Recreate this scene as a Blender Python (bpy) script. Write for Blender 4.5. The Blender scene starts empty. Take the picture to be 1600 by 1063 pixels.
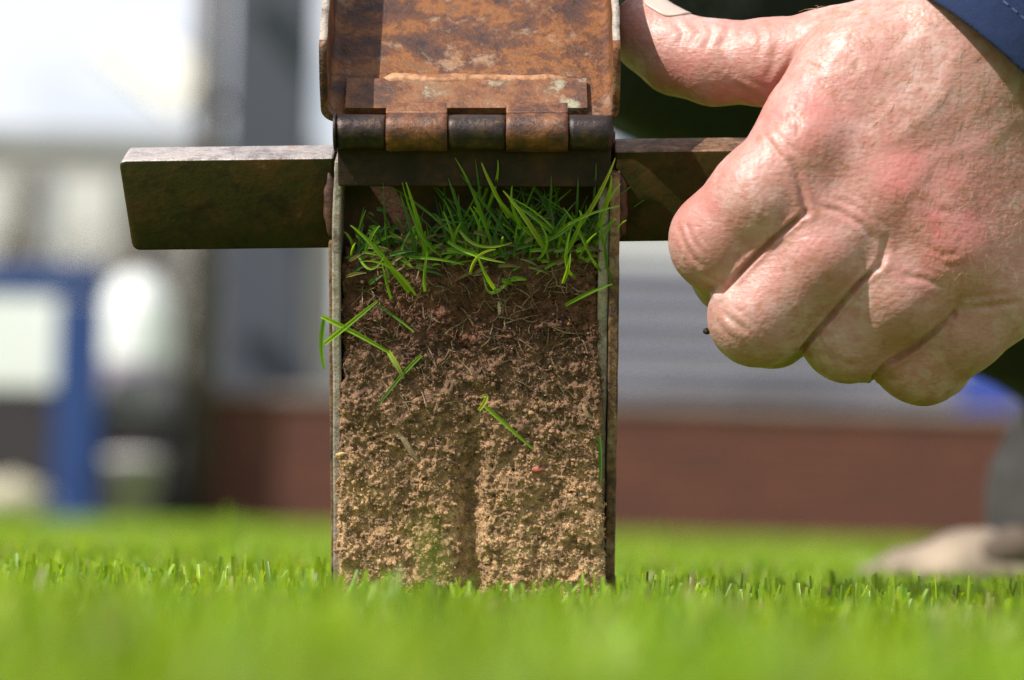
import bpy, bmesh, math, random
import numpy as np
from mathutils import Matrix, Vector

# ------------------------------------------------------------------ camera, sky, sun, exposure
sc = bpy.context.scene
COL = sc.collection
R = math.radians
CAM_LOC = Vector((0.0, -0.8, 0.026))
PITCH, ROLL = 3.5, 1.6
CAM_M = Matrix.Translation(CAM_LOC) @ Matrix.Rotation(R(90 + PITCH), 4, 'X') @ Matrix.Rotation(R(ROLL), 4, 'Z')
cd = bpy.data.cameras.new('camera')
cam = bpy.data.objects.new('camera', cd); COL.objects.link(cam)
cam.matrix_world = CAM_M
cd.sensor_width = 36; cd.lens = 108; cd.clip_start = 0.01; cd.clip_end = 2000
cd.dof.use_dof = True; cd.dof.focus_distance = 0.796; cd.dof.aperture_fstop = 9.6
sc.camera = cam

SUN = Vector((-0.56, -0.375, 0.74)).normalized()
w = bpy.data.worlds.new('World'); sc.world = w; w.use_nodes = True
wn, wl = w.node_tree.nodes, w.node_tree.links
bg = wn['Background']; bg.inputs['Strength'].default_value = 0.05
sky = wn.new('ShaderNodeTexSky'); sky.sky_type = 'NISHITA'; sky.sun_disc = False
sky.sun_elevation = math.asin(SUN.z); sky.sun_rotation = math.atan2(SUN.x, SUN.y)
sky.air_density = 1.0; sky.dust_density = 1.2
tc = wn.new('ShaderNodeTexCoord')
mp = wn.new('ShaderNodeMapping'); mp.inputs['Scale'].default_value = (1, 1, 2.2); mp.inputs['Location'].default_value = (3.1, 0.4, 0.2)
nz = wn.new('ShaderNodeTexNoise'); nz.inputs['Scale'].default_value = 2.6; nz.inputs['Detail'].default_value = 6
cr = wn.new('ShaderNodeValToRGB'); cr.color_ramp.elements[0].position = 0.35; cr.color_ramp.elements[1].position = 0.52
mx = wn.new('ShaderNodeMix'); mx.data_type = 'RGBA'
mx.inputs[7].default_value = (14.6, 15.2, 16.4, 1)
wl.new(tc.outputs['Generated'], mp.inputs['Vector']); wl.new(mp.outputs[0], nz.inputs['Vector'])
wl.new(nz.outputs['Fac'], cr.inputs['Fac']); wl.new(cr.outputs['Color'], mx.inputs[0])
wl.new(sky.outputs[0], mx.inputs[6]); wl.new(mx.outputs[2], bg.inputs['Color'])
sl = bpy.data.lights.new('sun', 'SUN'); sl.energy = 5.0; sl.angle = R(0.53); sl.color = (1.0, 0.955, 0.88)
so = bpy.data.objects.new('sun', sl); COL.objects.link(so)
so.rotation_euler = (-SUN).to_track_quat('-Z', 'Y').to_euler(); so.location = (-3, -2, 4)
vs = sc.view_settings
vs.view_transform = 'Standard'; vs.look = 'None'; vs.exposure = 0.44; vs.gamma = 1; vs.use_curve_mapping = False
sc.cycles.use_denoising = True
sc.cycles.denoising_prefilter = 'NONE'
sc.cycles.max_bounces = 8; sc.cycles.transparent_max_bounces = 8
sc.cycles.caustics_reflective = False; sc.cycles.caustics_refractive = False
sc.cycles.sample_clamp_indirect = 6

rng = np.random.default_rng(11)
random.seed(5)
MMM = 0.001

# ------------------------------------------------------------------ helpers
def camv(px, py, d=0.0):
    """photo pixel + millimetres in front of the plane of focus -> camera space, millimetres"""
    z = 800.0 - d
    k = z / 800.0 / 6.0
    return np.array([(px - 800) * k, (531.5 - py) * k, -z])
CM3 = np.array(CAM_M.to_3x3()); CT = np.array(CAM_LOC)
def cam2world(p):
    return (np.asarray(p) * MMM) @ CM3.T + CT
def P(px, py, depth):
    """world point at a photo pixel, depth in metres"""
    return Vector(cam2world(camv(px, py, 800 - depth * 1000)))

def link(o, parent=None):
    COL.objects.link(o)
    if parent: o.parent = parent
    return o
def tag(o, label=None, cat=None, group=None, kind=None):
    if label: o['label'] = label
    if cat: o['category'] = cat
    if group: o['group'] = group
    if kind: o['kind'] = kind
    return o
def empty(name, loc=(0, 0, 0), mat=None):
    o = bpy.data.objects.new(name, None); o.empty_display_size = .01
    link(o)
    if mat is not None: o.matrix_world = mat
    else: o.location = loc
    return o
def mesh_np(name, V, F, m=None, parent=None, smooth=True, cols=None, extra=None):
    me = bpy.data.meshes.new(name)
    V = np.asarray(V, np.float32); F = np.asarray(F, np.int32)
    n = F.shape[1]
    me.vertices.add(len(V)); me.vertices.foreach_set('co', V.ravel())
    me.loops.add(F.size); me.loops.foreach_set('vertex_index', F.ravel())
    me.polygons.add(len(F)); me.polygons.foreach_set('loop_start', np.arange(0, F.size, n, dtype=np.int32))
    me.polygons.foreach_set('loop_total', np.full(len(F), n, np.int32))
    me.update(calc_edges=True)
    me.polygons.foreach_set('use_smooth', np.full(len(F), smooth))
    if cols is not None:
        a = me.color_attributes.new('Col', 'FLOAT_COLOR', 'POINT')
        c = np.ones((len(V), 4), np.float32); c[:, :3] = cols; a.data.foreach_set('color', c.ravel())
    for k, v in (extra or {}).items():
        a = me.attributes.new(k, 'FLOAT', 'POINT'); a.data.foreach_set('value', np.asarray(v, np.float32))
    if m: me.materials.append(m)
    return link(bpy.data.objects.new(name, me), parent)
def bm_obj(name, bm, m=None, parent=None, smooth=False):
    me = bpy.data.meshes.new(name); bmesh.ops.recalc_face_normals(bm, faces=bm.faces[:]); bm.to_mesh(me); bm.free()
    if smooth: me.polygons.foreach_set('use_smooth', [True] * len(me.polygons))
    if m: me.materials.append(m)
    return link(bpy.data.objects.new(name, me), parent)
def add_box(bm, lo, hi, bev=0.0, seg=2, mat=None):
    c = [(a + b) / 2 for a, b in zip(lo, hi)]; s = [b - a for a, b in zip(lo, hi)]
    r = bmesh.ops.create_cube(bm, size=1, matrix=Matrix.Translation(c) @ Matrix.Diagonal((*s, 1)))
    vs_ = r['verts']
    if bev > 0:
        es = list({e for v in vs_ for e in v.link_edges})
        rr = bmesh.ops.bevel(bm, geom=es, offset=bev, segments=seg, profile=.5, affect='EDGES')
        vs_ = list({v for f in rr['faces'] for v in f.verts} | {v for v in vs_ if v.is_valid})
    if mat is not None: bmesh.ops.transform(bm, matrix=mat, verts=vs_)
def box(name, lo, hi, m, parent=None, bev=0.0, mat=None):
    bm = bmesh.new(); add_box(bm, lo, hi, bev, mat=mat); return bm_obj(name, bm, m, parent)

# value noise
_T = rng.random((64, 64, 64)).astype(np.float32)
def vnoise(p, scale, seed=0):
    q = np.asarray(p, np.float32) / scale + seed * 7.31 + 1000
    i = np.floor(q).astype(np.int32); f = q - i; f = f * f * (3 - 2 * f); i &= 63; j = (i + 1) & 63
    x, y, z = f[:, 0], f[:, 1], f[:, 2]
    g = lambda a, b, c: _T[a, b, c]
    c00 = g(i[:, 0], i[:, 1], i[:, 2]) * (1 - x) + g(j[:, 0], i[:, 1], i[:, 2]) * x
    c10 = g(i[:, 0], j[:, 1], i[:, 2]) * (1 - x) + g(j[:, 0], j[:, 1], i[:, 2]) * x
    c01 = g(i[:, 0], i[:, 1], j[:, 2]) * (1 - x) + g(j[:, 0], i[:, 1], j[:, 2]) * x
    c11 = g(i[:, 0], j[:, 1], j[:, 2]) * (1 - x) + g(j[:, 0], j[:, 1], j[:, 2]) * x
    return ((c00 * (1 - y) + c10 * y) * (1 - z) + (c01 * (1 - y) + c11 * y) * z) * 2 - 1
def fbm(p, scale, octs=3, seed=0, gain=.5):
    r = 0; a = 1; t = 0
    for o in range(octs):
        r = r + a * vnoise(p, scale / 2 ** o, seed + o); t += a; a *= gain
    return r / t

def surface_nets(f, org, h):
    s = f < 0
    n = np.zeros(tuple(d - 1 for d in f.shape), np.int8)
    for a in (0, 1):
        for b in (0, 1):
            for c in (0, 1):
                n += s[a:a + n.shape[0], b:b + n.shape[1], c:c + n.shape[2]]
    act = (n > 0) & (n < 8)
    ijk = np.argwhere(act)
    idx = np.full(n.shape, -1, np.int32); idx[act] = np.arange(len(ijk))
    acc = np.zeros((len(ijk), 3), np.float64); cnt = np.zeros(len(ijk))
    cor = [(0, 0, 0), (1, 0, 0), (0, 1, 0), (1, 1, 0), (0, 0, 1), (1, 0, 1), (0, 1, 1), (1, 1, 1)]
    for a in range(8):
        for b in range(a + 1, 8):
            ca, cb = np.array(cor[a]), np.array(cor[b])
            if np.abs(ca - cb).sum() != 1: continue
            fa = f[tuple((ijk + ca).T)]; fb = f[tuple((ijk + cb).T)]
            x = (fa < 0) != (fb < 0)
            t = np.where(x, fa / np.where(x, fa - fb, 1), 0)
            acc += np.where(x[:, None], ca + t[:, None] * (cb - ca), 0); cnt += x
    V = (ijk + acc / cnt[:, None]) * h + org
    F = []
    for ax in range(3):
        o1, o2 = [k for k in range(3) if k != ax]
        sl_a = [slice(1, -1)] * 3; sl_b = [slice(1, -1)] * 3
        sl_a[ax] = slice(0, -1); sl_b[ax] = slice(1, None)
        A, B = s[tuple(sl_a)], s[tuple(sl_b)]
        e = np.argwhere(A != B); fl = A[tuple(e.T)]
        e[:, o1] += 1; e[:, o2] += 1
        q = []
        for d1, d2 in ((-1, -1), (0, -1), (0, 0), (-1, 0)):
            c = e.copy(); c[:, o1] += d1; c[:, o2] += d2; q.append(idx[tuple(c.T)])
        q = np.stack(q, 1)
        flip = fl if ax != 1 else ~fl
        q[~flip] = q[~flip][:, ::-1]
        F.append(q)
    return V, np.concatenate(F)
def sd_cone(p, a, b, ra, rb):
    a = np.asarray(a, np.float32); b = np.asarray(b, np.float32); ab = b - a
    t = np.clip((p - a) @ ab / (ab @ ab), 0, 1)
    q = p - a - t[..., None] * ab
    return np.sqrt((q * q).sum(-1)) - (ra + t * (rb - ra))
def smin(a, b, k):
    h = np.maximum(k - np.abs(a - b), 0) / k
    return np.minimum(a, b) - h * h * k * .25
def grid_eval(fn, lo, hi, h):
    ax = [np.arange(lo[i], hi[i] + h, h, dtype=np.float32) for i in range(3)]
    out = np.empty(tuple(len(a) for a in ax), np.float32)
    Y, Z = np.meshgrid(ax[1], ax[2], indexing='ij')
    for s0 in range(0, len(ax[0]), 16):
        xs = ax[0][s0:s0 + 16]
        p = np.empty((len(xs),) + Y.shape + (3,), np.float32)
        p[..., 0] = xs[:, None, None]; p[..., 1] = Y; p[..., 2] = Z
        out[s0:s0 + 16] = fn(p)
    return out
def sdf_mesh(fn, lo, hi, h, it=2):
    f = grid_eval(fn, lo, hi, h)
    V, F = surface_nets(f, np.asarray(lo, float), h)
    for _ in range(it):
        p = V.astype(np.float32); d = fn(p); n = sdf_grad(fn, p)
        V = V - (d[:, None] * n) * .8
    return V, F, sdf_grad(fn, V.astype(np.float32))
def sdf_grad(fn, p, e=.25):
    g = np.stack([fn(p + np.eye(3, dtype=np.float32)[i] * e) - fn(p - np.eye(3, dtype=np.float32)[i] * e) for i in range(3)], 1)
    return g / np.maximum(np.linalg.norm(g, axis=1, keepdims=True), 1e-6)

# ------------------------------------------------------------------ materials
class NT:
    def __init__(s, name):
        s.m = bpy.data.materials.new(name); s.m.use_nodes = True
        s.n = s.m.node_tree.nodes; s.l = s.m.node_tree.links
        s.b = s.n['Principled BSDF']; s.out = s.n['Material Output']
        s.tc = s.n.new('ShaderNodeTexCoord')
    def new(s, t, **k):
        nd = s.n.new('ShaderNode' + t)
        for a, v in k.items(): setattr(nd, a, v)
        return nd
    def noise(s, scale, detail=4, rough=.55, vec=None, dist=0):
        nd = s.new('TexNoise'); nd.inputs['Scale'].default_value = scale; nd.inputs['Detail'].default_value = detail
        nd.inputs['Roughness'].default_value = rough; nd.inputs['Distortion'].default_value = dist
        s.l.new(vec or s.tc.outputs['Object'], nd.inputs['Vector']); return nd.outputs['Fac']
    def ramp(s, fac, stops):
        nd = s.new('ValToRGB'); e = nd.color_ramp.elements
        while len(e) < len(stops): e.new(.5)
        for k, (p, c) in enumerate(stops):
            e[k].position = p; e[k].color = (*c, 1) if len(c) == 3 else c
        s.l.new(fac, nd.inputs['Fac']); return nd.outputs['Color']
    def mix(s, fac, a, b, mode='MIX'):
        nd = s.new('Mix', data_type='RGBA', blend_type=mode)
        for i, v in ((0, fac), (6, a), (7, b)):
            if isinstance(v, (int, float)): nd.inputs[i].default_value = v
            elif isinstance(v, tuple): nd.inputs[i].default_value = (*v, 1)
            else: s.l.new(v, nd.inputs[i])
        return nd.outputs[2]
    def math(s, op, a, b=0.0, clamp=False):
        nd = s.new('Math', operation=op, use_clamp=clamp)
        for i, v in ((0, a), (1, b)):
            if isinstance(v, (int, float)): nd.inputs[i].default_value = v
            else: s.l.new(v, nd.inputs[i])
        return nd.outputs[0]
    def bump(s, h, strength=.5, dist=.001, prev=None):
        nd = s.new('Bump'); nd.inputs['Strength'].default_value = strength; nd.inputs['Distance'].default_value = dist
        s.l.new(h, nd.inputs['Height'])
        if prev: s.l.new(prev, nd.inputs['Normal'])
        return nd.outputs[0]
    def set(s, **k):
        for a, v in k.items():
            a = a.replace('_', ' ')
            if isinstance(v, (int, float)): s.b.inputs[a].default_value = v
            elif isinstance(v, tuple): s.b.inputs[a].default_value = (*v, 1) if len(v) == 3 and a != 'Subsurface Radius' else v
            else: s.l.new(v, s.b.inputs[a])
        return s

def simple(name, col, rough=.7, var=.15, scale=3, metal=0.0, bump=.0, bscale=40):
    t = NT(name)
    c = t.mix(t.ramp(t.noise(scale), [(.3, (0, 0, 0)), (.7, (1, 1, 1))]), tuple(x * (1 - var) for x in col), tuple(min(1, x * (1 + var)) for x in col))
    t.set(Base_Color=c, Roughness=rough, Metallic=metal)
    if bump: t.set(Normal=t.bump(t.noise(bscale), bump, .01))
    return t.m

def rustramp(): pass
def rust(name, stops, scale=90, fine=700, rough=(.45, .85), metal=.15, pit=.5, speck=None, spec=.5):
    t = NT(name)
    n1 = t.noise(scale, 9, .70, dist=.15); n2 = t.noise(fine, 6, .7); n3 = t.noise(scale * .35, 3, .5, dist=.3)
    v = t.math('ADD', t.math('MULTIPLY', n1, .62), t.math('ADD', t.math('MULTIPLY', n2, .2), t.math('MULTIPLY', n3, .18)))
    v = t.math('ADD', t.math('MULTIPLY', t.math('SUBTRACT', v, .5), 1.7), .5)
    c = t.ramp(v, stops)
    c = t.mix(t.ramp(t.noise(scale * 2.2, 5, .6), [(.52, (0, 0, 0)), (.72, (.7, .7, .7))]), c, stops[0][1])
    if speck:
        c = t.mix(t.ramp(t.noise(scale * 1.1, 6, .75), [(.56, (0, 0, 0)), (.66, (.8, .8, .8))]), c, speck)
    t.set(Base_Color=c, Metallic=metal, Roughness=t.math('ADD', t.math('MULTIPLY', n2, rough[1] - rough[0]), rough[0] - .05),
          Specular_IOR_Level=spec)
    vo = t.new('TexVoronoi'); vo.inputs['Scale'].default_value = fine * 1.4; t.l.new(t.tc.outputs['Object'], vo.inputs['Vector'])
    b = t.bump(n1, pit, .0016); b = t.bump(n2, pit, .0005, b); b = t.bump(vo.outputs['Distance'], pit * .35, .0003, b)
    t.set(Normal=b)
    return t.m

M_lid = rust('rust_orange', [(.22, (.028, .013, .012)), (.38, (.065, .028, .020)), (.49, (.13, .046, .018)), (.56, (.25, .092, .022)), (.63, (.16, .066, .032)), (.76, (.38, .23, .11))],
             scale=85, fine=800, metal=.05, pit=.9, speck=(.34, .20, .12), spec=.35, rough=(.3, .85))
M_leaf = rust('rust_leaf', [(.22, (.035, .016, .011)), (.40, (.095, .036, .018)), (.53, (.20, .072, .024)), (.64, (.20, .10, .05)), (.78, (.30, .26, .17))],
              scale=95, fine=700, metal=.1, pit=.5, speck=(.36, .34, .24), spec=.5, rough=(.35, .85))
M_weld = rust('rust_weld', [(.35, (.22, .085, .035)), (.5, (.40, .19, .09)), (.66, (.50, .29, .16))], scale=200, fine=900, metal=.1, pit=.3)
M_knuckle = rust('rust_knuckle', [(.30, (.028, .012, .009)), (.46, (.085, .030, .013)), (.58, (.18, .062, .020)), (.74, (.28, .15, .07))],
                 scale=140, fine=800, metal=.2, pit=.35, spec=.6, rough=(.3, .7))
M_dark = rust('dark_steel', [(.36, (.020, .014, .014)), (.52, (.045, .030, .028)), (.62, (.085, .048, .026)), (.72, (.13, .075, .03))],
              scale=110, fine=900, metal=.55, pit=.28, rough=(.28, .6))
M_bar = rust('bar_steel', [(.26, (.010, .010, .003)), (.42, (.024, .024, .005)), (.54, (.034, .028, .006)), (.66, (.055, .030, .008)), (.76, (.095, .060, .018))],
             scale=60, fine=600, metal=.1, pit=.3, rough=(.7, .95), spec=.08)
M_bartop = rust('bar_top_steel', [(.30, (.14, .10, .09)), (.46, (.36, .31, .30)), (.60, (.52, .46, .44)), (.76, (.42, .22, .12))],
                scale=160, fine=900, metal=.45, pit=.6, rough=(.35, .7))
M_edge = rust('worn_edge_steel', [(.34, (.16, .115, .09)), (.46, (.31, .26, .22)), (.58, (.42, .36, .31)), (.70, (.30, .18, .10))],
              scale=220, fine=1400, metal=.08, pit=.5, rough=(.4, .75))
M_outer = rust('rusty_outer_steel', [(.36, (.05, .025, .018)), (.48, (.15, .075, .04)), (.56, (.24, .13, .07)), (.68, (.28, .21, .15))],
               scale=200, fine=1100, metal=.2, pit=.5, rough=(.4, .8))
M_skirt = rust('skirt_steel', [(.3, (.012, .009, .006)), (.5, (.028, .016, .010)), (.7, (.07, .030, .014))], scale=90, fine=700, metal=.1, pit=.4, rough=(.6, .9), spec=.25)
M_inner = rust('dark_inner_steel', [(.36, (.035, .018, .014)), (.52, (.085, .035, .022)), (.66, (.14, .065, .04))], scale=70, fine=500, metal=.2, pit=.5)

def soil_mat():
    t = NT('soil')
    at = t.new('Attribute', attribute_name='Col')
    n = t.noise(2600, 5, .7)
    c = t.mix(1.0, at.outputs['Color'], t.ramp(n, [(.34, (.35, .32, .30)), (.46, (.85, .84, .83)), (.54, (1, 1, 1)), (.66, (1.5, 1.45, 1.35))]), 'MULTIPLY')
    t.set(Base_Color=c, Roughness=t.ramp(t.noise(5200, 2), [(.35, (.28,) * 3), (.5, (.8,) * 3)]), Specular_IOR_Level=.3)
    t.set(Normal=t.bump(t.noise(3000, 4, .7), 1.0, .0006, t.bump(t.noise(1300, 4, .6), .8, .0008)))
    return t.m
M_soil = soil_mat()

def leaf_mat(name, trans=.45, rough=.42):
    t = NT(name)
    at = t.new('Attribute', attribute_name='Col')
    t.set(Base_Color=at.outputs['Color'], Roughness=rough, Specular_IOR_Level=.5)
    tr = t.new('BsdfTranslucent')
    tcol = t.mix(1.0, at.outputs['Color'], (2.0, 1.75, .5), 'MULTIPLY'); t.l.new(tcol, tr.inputs['Color'])
    ms = t.new('MixShader'); ms.inputs[0].default_value = trans
    t.l.new(t.b.outputs[0], ms.inputs[1]); t.l.new(tr.outputs[0], ms.inputs[2]); t.l.new(ms.outputs[0], t.out.inputs['Surface'])
    return t.m
M_grass = leaf_mat('grass_leaf'); M_blade = leaf_mat('blade_leaf', .42, .38)

def skin_mat():
    t = NT('skin')
    red = t.new('Attribute', attribute_name='red').outputs['Fac']
    n = t.noise(70, 4, .6); n2 = t.noise(260, 4, .6)
    base = t.mix(t.ramp(n, [(.35, (0, 0, 0)), (.65, (1, 1, 1))]), (.41, .215, .18), (.53, .345, .305))
    base = t.mix(t.ramp(n2, [(.42, (0, 0, 0)), (.60, (.9, .9, .9))]), base, (.42, .20, .165))
    base = t.mix(t.math('MULTIPLY', red, t.math('ADD', t.noise(150, 3), .35), True), base, (.47, .15, .135))
    fr = t.ramp(t.noise(330, 2, .4), [(.60, (0, 0, 0)), (.72, (.55, .55, .55))])
    base = t.mix(fr, base, (.34, .145, .075))
    vo = t.new('TexVoronoi', feature='SMOOTH_F1'); vo.inputs['Scale'].default_value = 900
    mpn = t.new('Mapping'); mpn.inputs['Scale'].default_value = (1, 1, 1)
    wob = t.mix(.06, t.tc.outputs['Object'], t.new('TexNoise').outputs['Color'])
    t.l.new(t.tc.outputs['Object'], vo.inputs['Vector'])
    # fine lattice of skin lines running across the back of the hand
    mp1 = t.new('Mapping'); mp1.inputs['Rotation'].default_value = (0, R(40), 0); mp1.inputs['Scale'].default_value = (300, 300, 1500)
    t.l.new(t.tc.outputs['Object'], mp1.inputs['Vector'])
    ln = t.noise(1, 3, .6, vec=mp1.outputs[0], dist=.8)
    mp2 = t.new('Mapping'); mp2.inputs['Rotation'].default_value = (0, R(-50), 0); mp2.inputs['Scale'].default_value = (320, 300, 1300)
    t.l.new(t.tc.outputs['Object'], mp2.inputs['Vector'])
    ln2 = t.noise(1, 3, .6, vec=mp2.outputs[0], dist=.8)
    b = t.bump(ln, .26, .0005); b = t.bump(ln2, .22, .0005, b); b = t.bump(vo.outputs['Distance'], .35, .0004, b); b = t.bump(t.noise(170, 5), .25, .0008, b)
    t.set(Base_Color=base, Roughness=t.ramp(n2, [(.3, (.40,) * 3), (.7, (.54,) * 3)]), Specular_IOR_Level=.5, Subsurface_Weight=.25,
          Subsurface_Radius=(1.0, .35, .18), Subsurface_Scale=.0028, Normal=b)
    return t.m
M_skin = skin_mat()
M_nail = simple('nail', (.52, .38, .32), .3, .08, 200)
t = NT('hair_blond'); t.set(Base_Color=(.62, .40, .20), Roughness=.35); M_hair = t.m
def cloth(name, col, scale=2500, rough=.75, sheen=.3):
    t = NT(name)
    wv = t.new('TexWave', wave_type='BANDS', bands_direction='DIAGONAL'); wv.inputs['Scale'].default_value = scale / 6
    wv.inputs['Distortion'].default_value = .4
    t.l.new(t.tc.outputs['Object'], wv.inputs['Vector'])
    c = t.mix(wv.outputs['Fac'], tuple(x * .7 for x in col), tuple(x * 1.25 for x in col))
    c = t.mix(t.ramp(t.noise(90, 4), [(.3, (0, 0, 0)), (.75, (.35, .35, .35))]), c, tuple(x * 1.7 + .004 for x in col))
    t.set(Base_Color=c, Roughness=rough, Sheen_Weight=sheen,
          Normal=t.bump(t.noise(160, 3), .3, .002, t.bump(wv.outputs['Fac'], .5, .0003)))
    return t.m
M_navy = cloth('navy_cloth', (.003, .014, .062), 9000, .9, .0); M_olive = cloth('olive_cloth', (.008, .011, .006), 900, .95, .0)

# ------------------------------------------------------------------ ground and far setting
gm = NT('turf_ground')
gc = gm.mix(gm.ramp(gm.noise(9, 6, .6), [(.35, (0, 0, 0)), (.65, (1, 1, 1))]), (.12, .19, .018), (.22, .30, .045))
gm.set(Base_Color=gc, Roughness=.9, Normal=gm.bump(gm.noise(60, 5), .8, .02))
bm = bmesh.new()
g = [bm.verts.new(v) for v in ((-400, -20, 0), (400, -20, 0), (400, 600, 0), (-400, 600, 0))]; bm.faces.new(g)
tag(bm_obj('ground', bm, gm.m), 'green mown turf ground running back to the brick wall', kind='structure')

def std(px, py, depth):
    """x and z of a pixel at a world distance"""
    v = P(px, py, depth); return v
D0 = 20.0
def X(px, depth=D0, py=760): return P(px, py, depth).x
def Z(py, depth=D0, px=300): return P(px, py, depth).z
YW = P(800, 823, D0).y

# low brick wall: courses of bricks with recessed joints behind them, coping on top
bk = NT('brick_red')
bt = bk.new('TexBrick'); bt.inputs['Scale'].default_value = 1; bt.inputs['Brick Width'].default_value = .215; bt.inputs['Row Height'].default_value = .075
bt.inputs['Mortar Size'].default_value = .006
bt.inputs['Color1'].default_value = (.118, .036, .022, 1); bt.inputs['Color2'].default_value = (.080, .026, .018, 1); bt.inputs['Mortar'].default_value = (.10, .06, .05, 1)
mpb = bk.new('Mapping'); mpb.inputs['Rotation'].default_value = (R(90), 0, 0)
bk.l.new(bk.tc.outputs['Object'], mpb.inputs['Vector']); bk.l.new(mpb.outputs[0], bt.inputs['Vector'])
bk.set(Base_Color=bt.outputs['Color'], Roughness=.9)
wx0, wx1 = X(292), 9.0
zt = Z(625, D0, 800)
wall = empty('brick_wall', ((wx0 + wx1) / 2, YW, 0)); tag(wall, 'low dark red brick wall along the far edge of the turf', 'wall')
ww = (wx1 - wx0) / 2
# the brick courses are real: one long slightly proud strip each, all one mesh at this distance
bm = bmesh.new()
nrow = int(zt / .075)
for r_ in range(nrow):
    z0 = r_ * .075 + .004
    add_box(bm, (-ww, -.11 - (r_ % 3) * .004, z0), (ww, .11, z0 + .066))
add_box(bm, (-ww + .01, -.095, 0), (ww - .01, .10, nrow * .075))
bricks = bm_obj('brick_face', bm, bk.m, wall); bricks['kind'] = 'stuff'
box('coping', (-ww - .03, -.15, nrow * .075), (ww + .03, .15, nrow * .075 + .055), simple('stone_coping', (.22, .17, .16), .85), wall, .008)

# aluminium stand behind it: one plank per row
M_alu = simple('aluminium', (.30, .31, .36), .6, .1, 2, .2); M_riser = simple('riser_concrete', (.22, .21, .215), .85, .12, 1)
M_alu2 = simple('aluminium_blue_grey', (.17, .19, .27), .5, .1, 2, .2)
stand = empty('bleachers', (3.0, YW + 1.0, 0)); tag(stand, 'blue-grey aluminium bleachers rising behind the low brick wall', 'bleachers')
sx0, sx1 = X(468) - 3.0, 8.5
for k in range(9):
    y0 = .3 + k * .62; z0 = .42 + k * .235
    box('riser', (sx0, y0, 0 if k == 0 else z0 - .22), (sx1, y0 + .6, z0), M_riser, stand)
    box('bench_plank', (sx0, y0 + .16, z0 + .17), (sx1, y0 + .42, z0 + .205), M_alu if k % 2 else M_alu2, stand, .004)
    box('footboard', (sx0, y0 - .05, z0 + .004), (sx1, y0 + .12, z0 + .03), M_alu, stand, .004)
M_blue = simple('blue_paint', (.004, .032, .15), .65, .1, 5)
for px, py, wd, ht, lb in ((455, 585, .22, .22, 'small blue seat behind the left end of the brick wall'), (1545, 618, .42, .34, 'bright blue seat behind the wall at the far right')):
    v = P(px, py, D0 + .75)
    s_ = empty('stadium_seat', (v.x, v.y, v.z - ht / 2)); tag(s_, lb, 'seat')
    box('seat_back', (-wd / 2, 0, .05), (wd / 2, .05, ht), simple('blue_seat', (.03, .06, .30), .5), s_, .02)
    box('seat_pan', (-wd / 2, -.28, .02), (wd / 2, -.002, .06), M_blue, s_, .015)
    for sx in (-1, 1): box('leg', (sx * wd * .4 - .02, -.2, -(v.z - ht / 2) * .5), (sx * wd * .4 + .02, -.16, .02), M_alu, s_)

# tall grey pier and a brown downpipe
v0, v1 = X(335, D0 - .5, 150), X(468, D0 - .5, 150)
yp = YW + .45
pier = empty('pier', ((v0 + v1) / 2, yp, 0)); tag(pier, 'tall wide blue-grey pier rising past the left bar into the sky', 'pier')
hw = (v1 - v0) / 2
box('shaft', (-hw, -.25, 0), (hw, .25, 6.5), simple('pier_paint', (.048, .053, .076), .7, .08, .6), pier, .02)
box('pier_base', (-hw - .06, -.30, 0), (hw + .06, .28, .8), simple('pier_base_paint', (.07, .06, .06), .8), pier, .02)
for zz in (2.2, 4.4): box('band', (-hw - .015, -.265, zz), (hw + .015, .265, zz + .08), simple('pier_band', (.10, .10, .12), .7), pier)
xp = X(303, D0 - .6, 600)
pipe = empty('downpipe', (xp, YW - .35, 0)); tag(pipe, 'dark brown upright pipe at the left end of the brick wall', 'pipe')
bm = bmesh.new(); bmesh.ops.create_cone(bm, cap_ends=True, segments=20, radius1=.085, radius2=.085, depth=6.2, matrix=Matrix.Translation((0, 0, 3.1)))
M_brn = simple('brown_pipe_paint', (.06, .045, .04), .8); bm_obj('tube', bm, M_brn, pipe, True)
for zz in (.5, 1.6, 2.7, 3.8): box('bracket', (-.1, -.1, zz), (.1, .34, zz + .05), M_brn, pipe)

# dark open shed on the left, blue frame, white things in and in front of it
M_shed = simple('shed_dark', (.035, .028, .034), .9); M_tan = simple('tan_render', (.25, .235, .225), .9, .12, .5); M_pale = simple('pale_panel', (.55, .53, .53), .8, .06, 1)
shed = empty('shed', (X(80), YW + 2.0, 0)); tag(shed, 'dark open fronted shed behind the blue frame', 'shed')
sw0 = X(-420) - X(80); sw1 = X(292) - X(80)
box('back_wall', (sw0, 1.6, 0), (sw1, 1.75, 1.05), M_shed, shed)
box('side_wall', (sw1 - .12, 0, 0), (sw1, 1.58, 1.05), M_shed, shed); box('side_wall', (sw0, 0, 0), (sw0 + .12, 1.58, 1.05), M_shed, shed)
box('counter', (sw0 + .125, .0, 0), (sw1 - .125, .5, .80), M_shed, shed)

# blue frame
fr = empty('blue_frame', (X(115, D0 - 1), YW - 1.0, 0)); tag(fr, 'bright blue steel frame with one thick upright post', 'frame')
dz = D0 - 1; fx = X(115, dz)
a0, a1 = X(82, dz) - fx, X(150, dz) - fx
box('post', (a0, -.12, 0), (a1, .12, Z(470, dz, 115)), M_blue, fr, .015)
box('top_beam', (X(-450, dz) - fx, -.12, Z(462, dz, 60)), (a1 + .01, .12, Z(412, dz, 60)), M_blue, fr, .015)
box('post', (X(-450, dz) - fx, -.12, 0), (X(-450, dz) - fx + .28, .12, Z(470, dz, 60)), M_blue, fr, .015)
box('foot_plate', (a0 - .08, -.2, 0), (a1 + .08, .2, .04), M_blue, fr, .01)

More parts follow.
